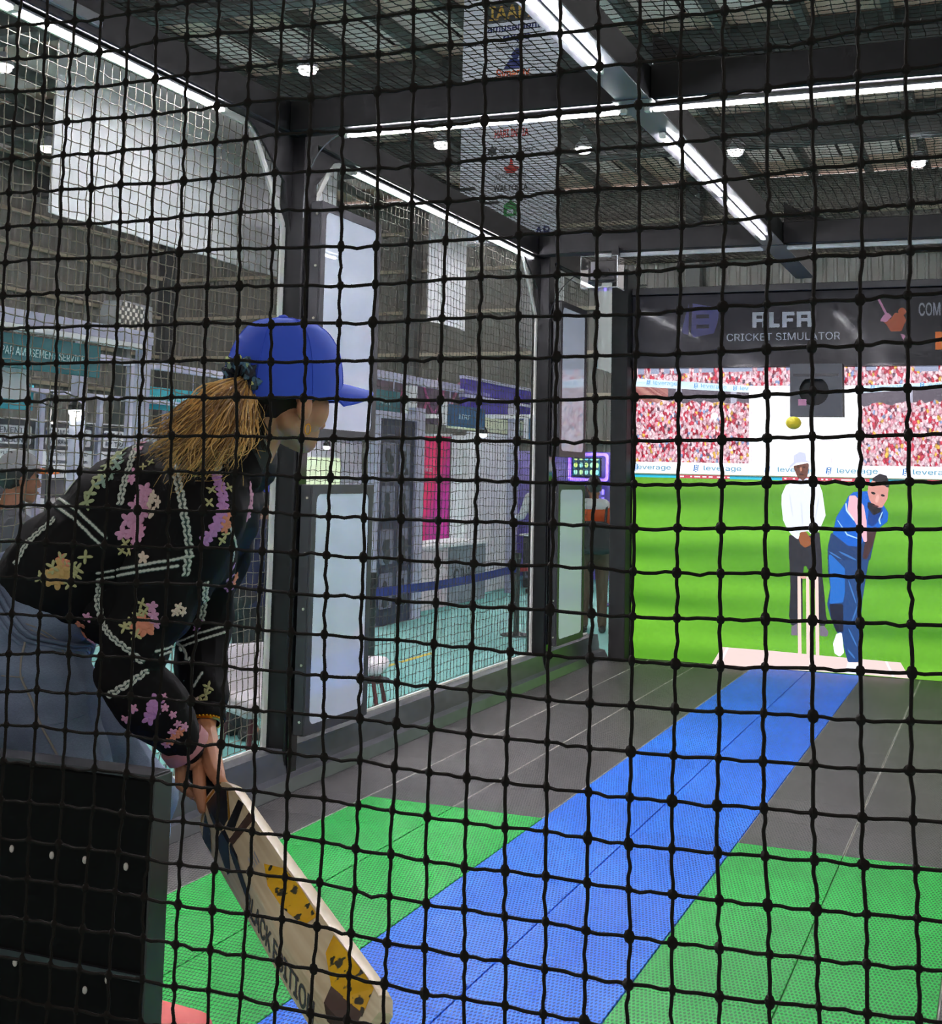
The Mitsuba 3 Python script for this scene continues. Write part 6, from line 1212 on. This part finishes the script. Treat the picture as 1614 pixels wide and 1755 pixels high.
def blot(p, n, uv):
    f_ = fbm(p.x * 70, p.y * 70, p.z * 70); return mix(mix(lin((238, 186, 22)), lin((206, 150, 20)), fbm(p.x * 25, p.y * 25, p.z * 25)), lin((40, 36, 20)), smoothstep(.60, .66, f_))
mat('sticker_yellow', None, .35, tex=mikit.proc(blot))
sticker('black_wedge', [(-.05, .02), (.62, .018), (.80, .045), (.35, .115), (.02, .125), (-.18, .10)], 'sticker_black'); sticker('black_wedge', [(-.95, .045), (-.30, .022), (-.42, .075), (-.92, .10)], 'sticker_black')
sticker('black_stripe', [(.15, .128), (.92, .098), (.98, .120), (.3, .155)], 'sticker_black'); sticker('black_stripe', [(-.45, .11), (.12, .13), (.1, .165), (-.55, .20), (-.75, .19)], 'sticker_black')
sticker('black_stripe', [(-.12, .185), (.10, .17), (.06, .215), (-.36, .305), (-.55, .29)], 'sticker_black'); sticker('brown_stripe', [(.05, .162), (.98, .150), (.98, .175), (.1, .182)], 'sticker_brown')
sticker('gold_edge', [(-.98, .012), (.95, .004), (.95, .012), (-.98, .022)], 'sticker_gold'); sticker('gold_edge', [(.34, .118), (.80, .048), (.83, .05), (.40, .122)], 'sticker_gold')
for k in range(4): sticker('silver_mark', [(.26 + .07 * k, .245), (.30 + .07 * k, .24), (.27 + .07 * k, .275), (.24 + .07 * k, .275)], 'sticker_silver')
sticker('yellow_patch', [(.55, .285), (.92, .335), (.96, .40), (.92, .475), (.55, .47), (.36, .40), (.34, .335)], 'sticker_yellow'); sticker('yellow_patch', [(.6, .545), (.95, .53), (.97, .66), (.4, .675), (.30, .60)], 'sticker_yellow')
sticker('dark_patch', [(-.3, .625), (.3, .60), (.45, .672), (-.2, .68)], 'sticker_brown')
tm = meshkit.text_mesh('BLACK EDITION', .05, .001, True); tv = np.array(tm.vertices); sx = tv[:, 0] / tv[:, 0].max()
p3 = np.array([on_back(-.80 + .50 * (y_ / .05), .285 + .30 * x_, .0008 + .0004 * (z_ > .0005)) for x_, y_, z_ in np.c_[sx, tv[:, 1], tv[:, 2]]]); put(bt + '__blade__lettering', trimesh.Trimesh(p3, tm.faces[:, ::-1] if np.dot(np.cross(BA, BL), BN) < 0 else tm.faces, process=False), 'sticker_grey')
put(bt + '__handle', cat([tube([HXP(s) for s in np.linspace(-.03, .30, 12)], .0165, 16)]), 'black_matt', smooth=True)
for s in np.linspace(.02, .29, 18): put(bt + '__handle__grip_ring', lathe([(.0165, -.003), (.0178, 0), (.0165, .003)], 16), 'black_matt', smooth=True); k_ = list(scene)[-1]; scene[k_]['to_world'] = TF((lambda R_: np.vstack([np.c_[R_, HXP(s)], [0, 0, 0, 1]]))(np.c_[BL, BN, BA]).tolist())

# ---------------------------------------------------------------- low black board in front of the batter
bd_ = thing('padded_board', 'low matt black board with pale screws standing behind the net at bottom left', 'board')
mat('board_black', (12, 11, 11), .8, spec=.1); mat('board_edge', (46, 46, 44), .55); mat('screw_pale', (190, 180, 170), .4)
put(bd_ + '__panel', bx(-2.6, -1.263, 1.80, 1.845, 0.0, .905, .004), 'board_black')
put(bd_ + '__edge_rail', bx(-1.2625, -1.258, 1.798, 1.847, 0, .91, .001), 'board_edge'); put(bd_ + '__top_rail', bx(-2.6, -1.263, 1.797, 1.848, .9055, .913, .001), 'dark_plate')
put(bd_ + '__rib', bx(-2.6, -1.263, 1.793, 1.80, .60, .61), 'dark_plate')
for x, z in [(-1.533, 0.767), (-1.451, 0.767), (-1.385, 0.768), (-1.305, 0.768), (-1.513, 0.59), (-1.372, 0.57), (-1.33, 0.592)]: put(bd_ + '__screw', ellipsoid((x, 1.7985, z), (.0045, .003, .0065), 1), 'screw_pale', smooth=True)
put(bd_ + '__foot', bx(-1.45, -1.35, 1.845, 2.0, 0, .03, .004), 'dark_plate')
# salmon bag on the floor
sb = thing('salmon_bag', 'salmon red bag lying on the green tiles at the bottom edge beside the black board', 'bag')
mat('salmon', (206, 92, 84), .7); mat('ink_maroon', (96, 40, 40), .7)
bag = smoothed(m3.Manifold.hull(union([bone((-2.16, 2.85, .05), (-1.86, 2.88, .035), .055, .04), bone((-2.1, 2.74, .04), (-1.84, 2.80, .03), .05, .035)])), .02, 6)
put(sb + '__body', bag, 'salmon', smooth=True)
q = np.linspace(0, 1, 16); pts, _ = snap(bag, np.c_[-2.03 + .07 * q, 2.86 - .02 * np.sin(q * 9), .1 + 0 * q], .001); put(sb + '__drawn_mark', cat([tube(pts, .0018, 4)]), 'ink_maroon')
put(sb + '__handle', cat([tube([(-2.1, 2.8, .07), (-2.2, 2.8, .11), (-2.28, 2.82, .06)], .008, 6)]), 'salmon')
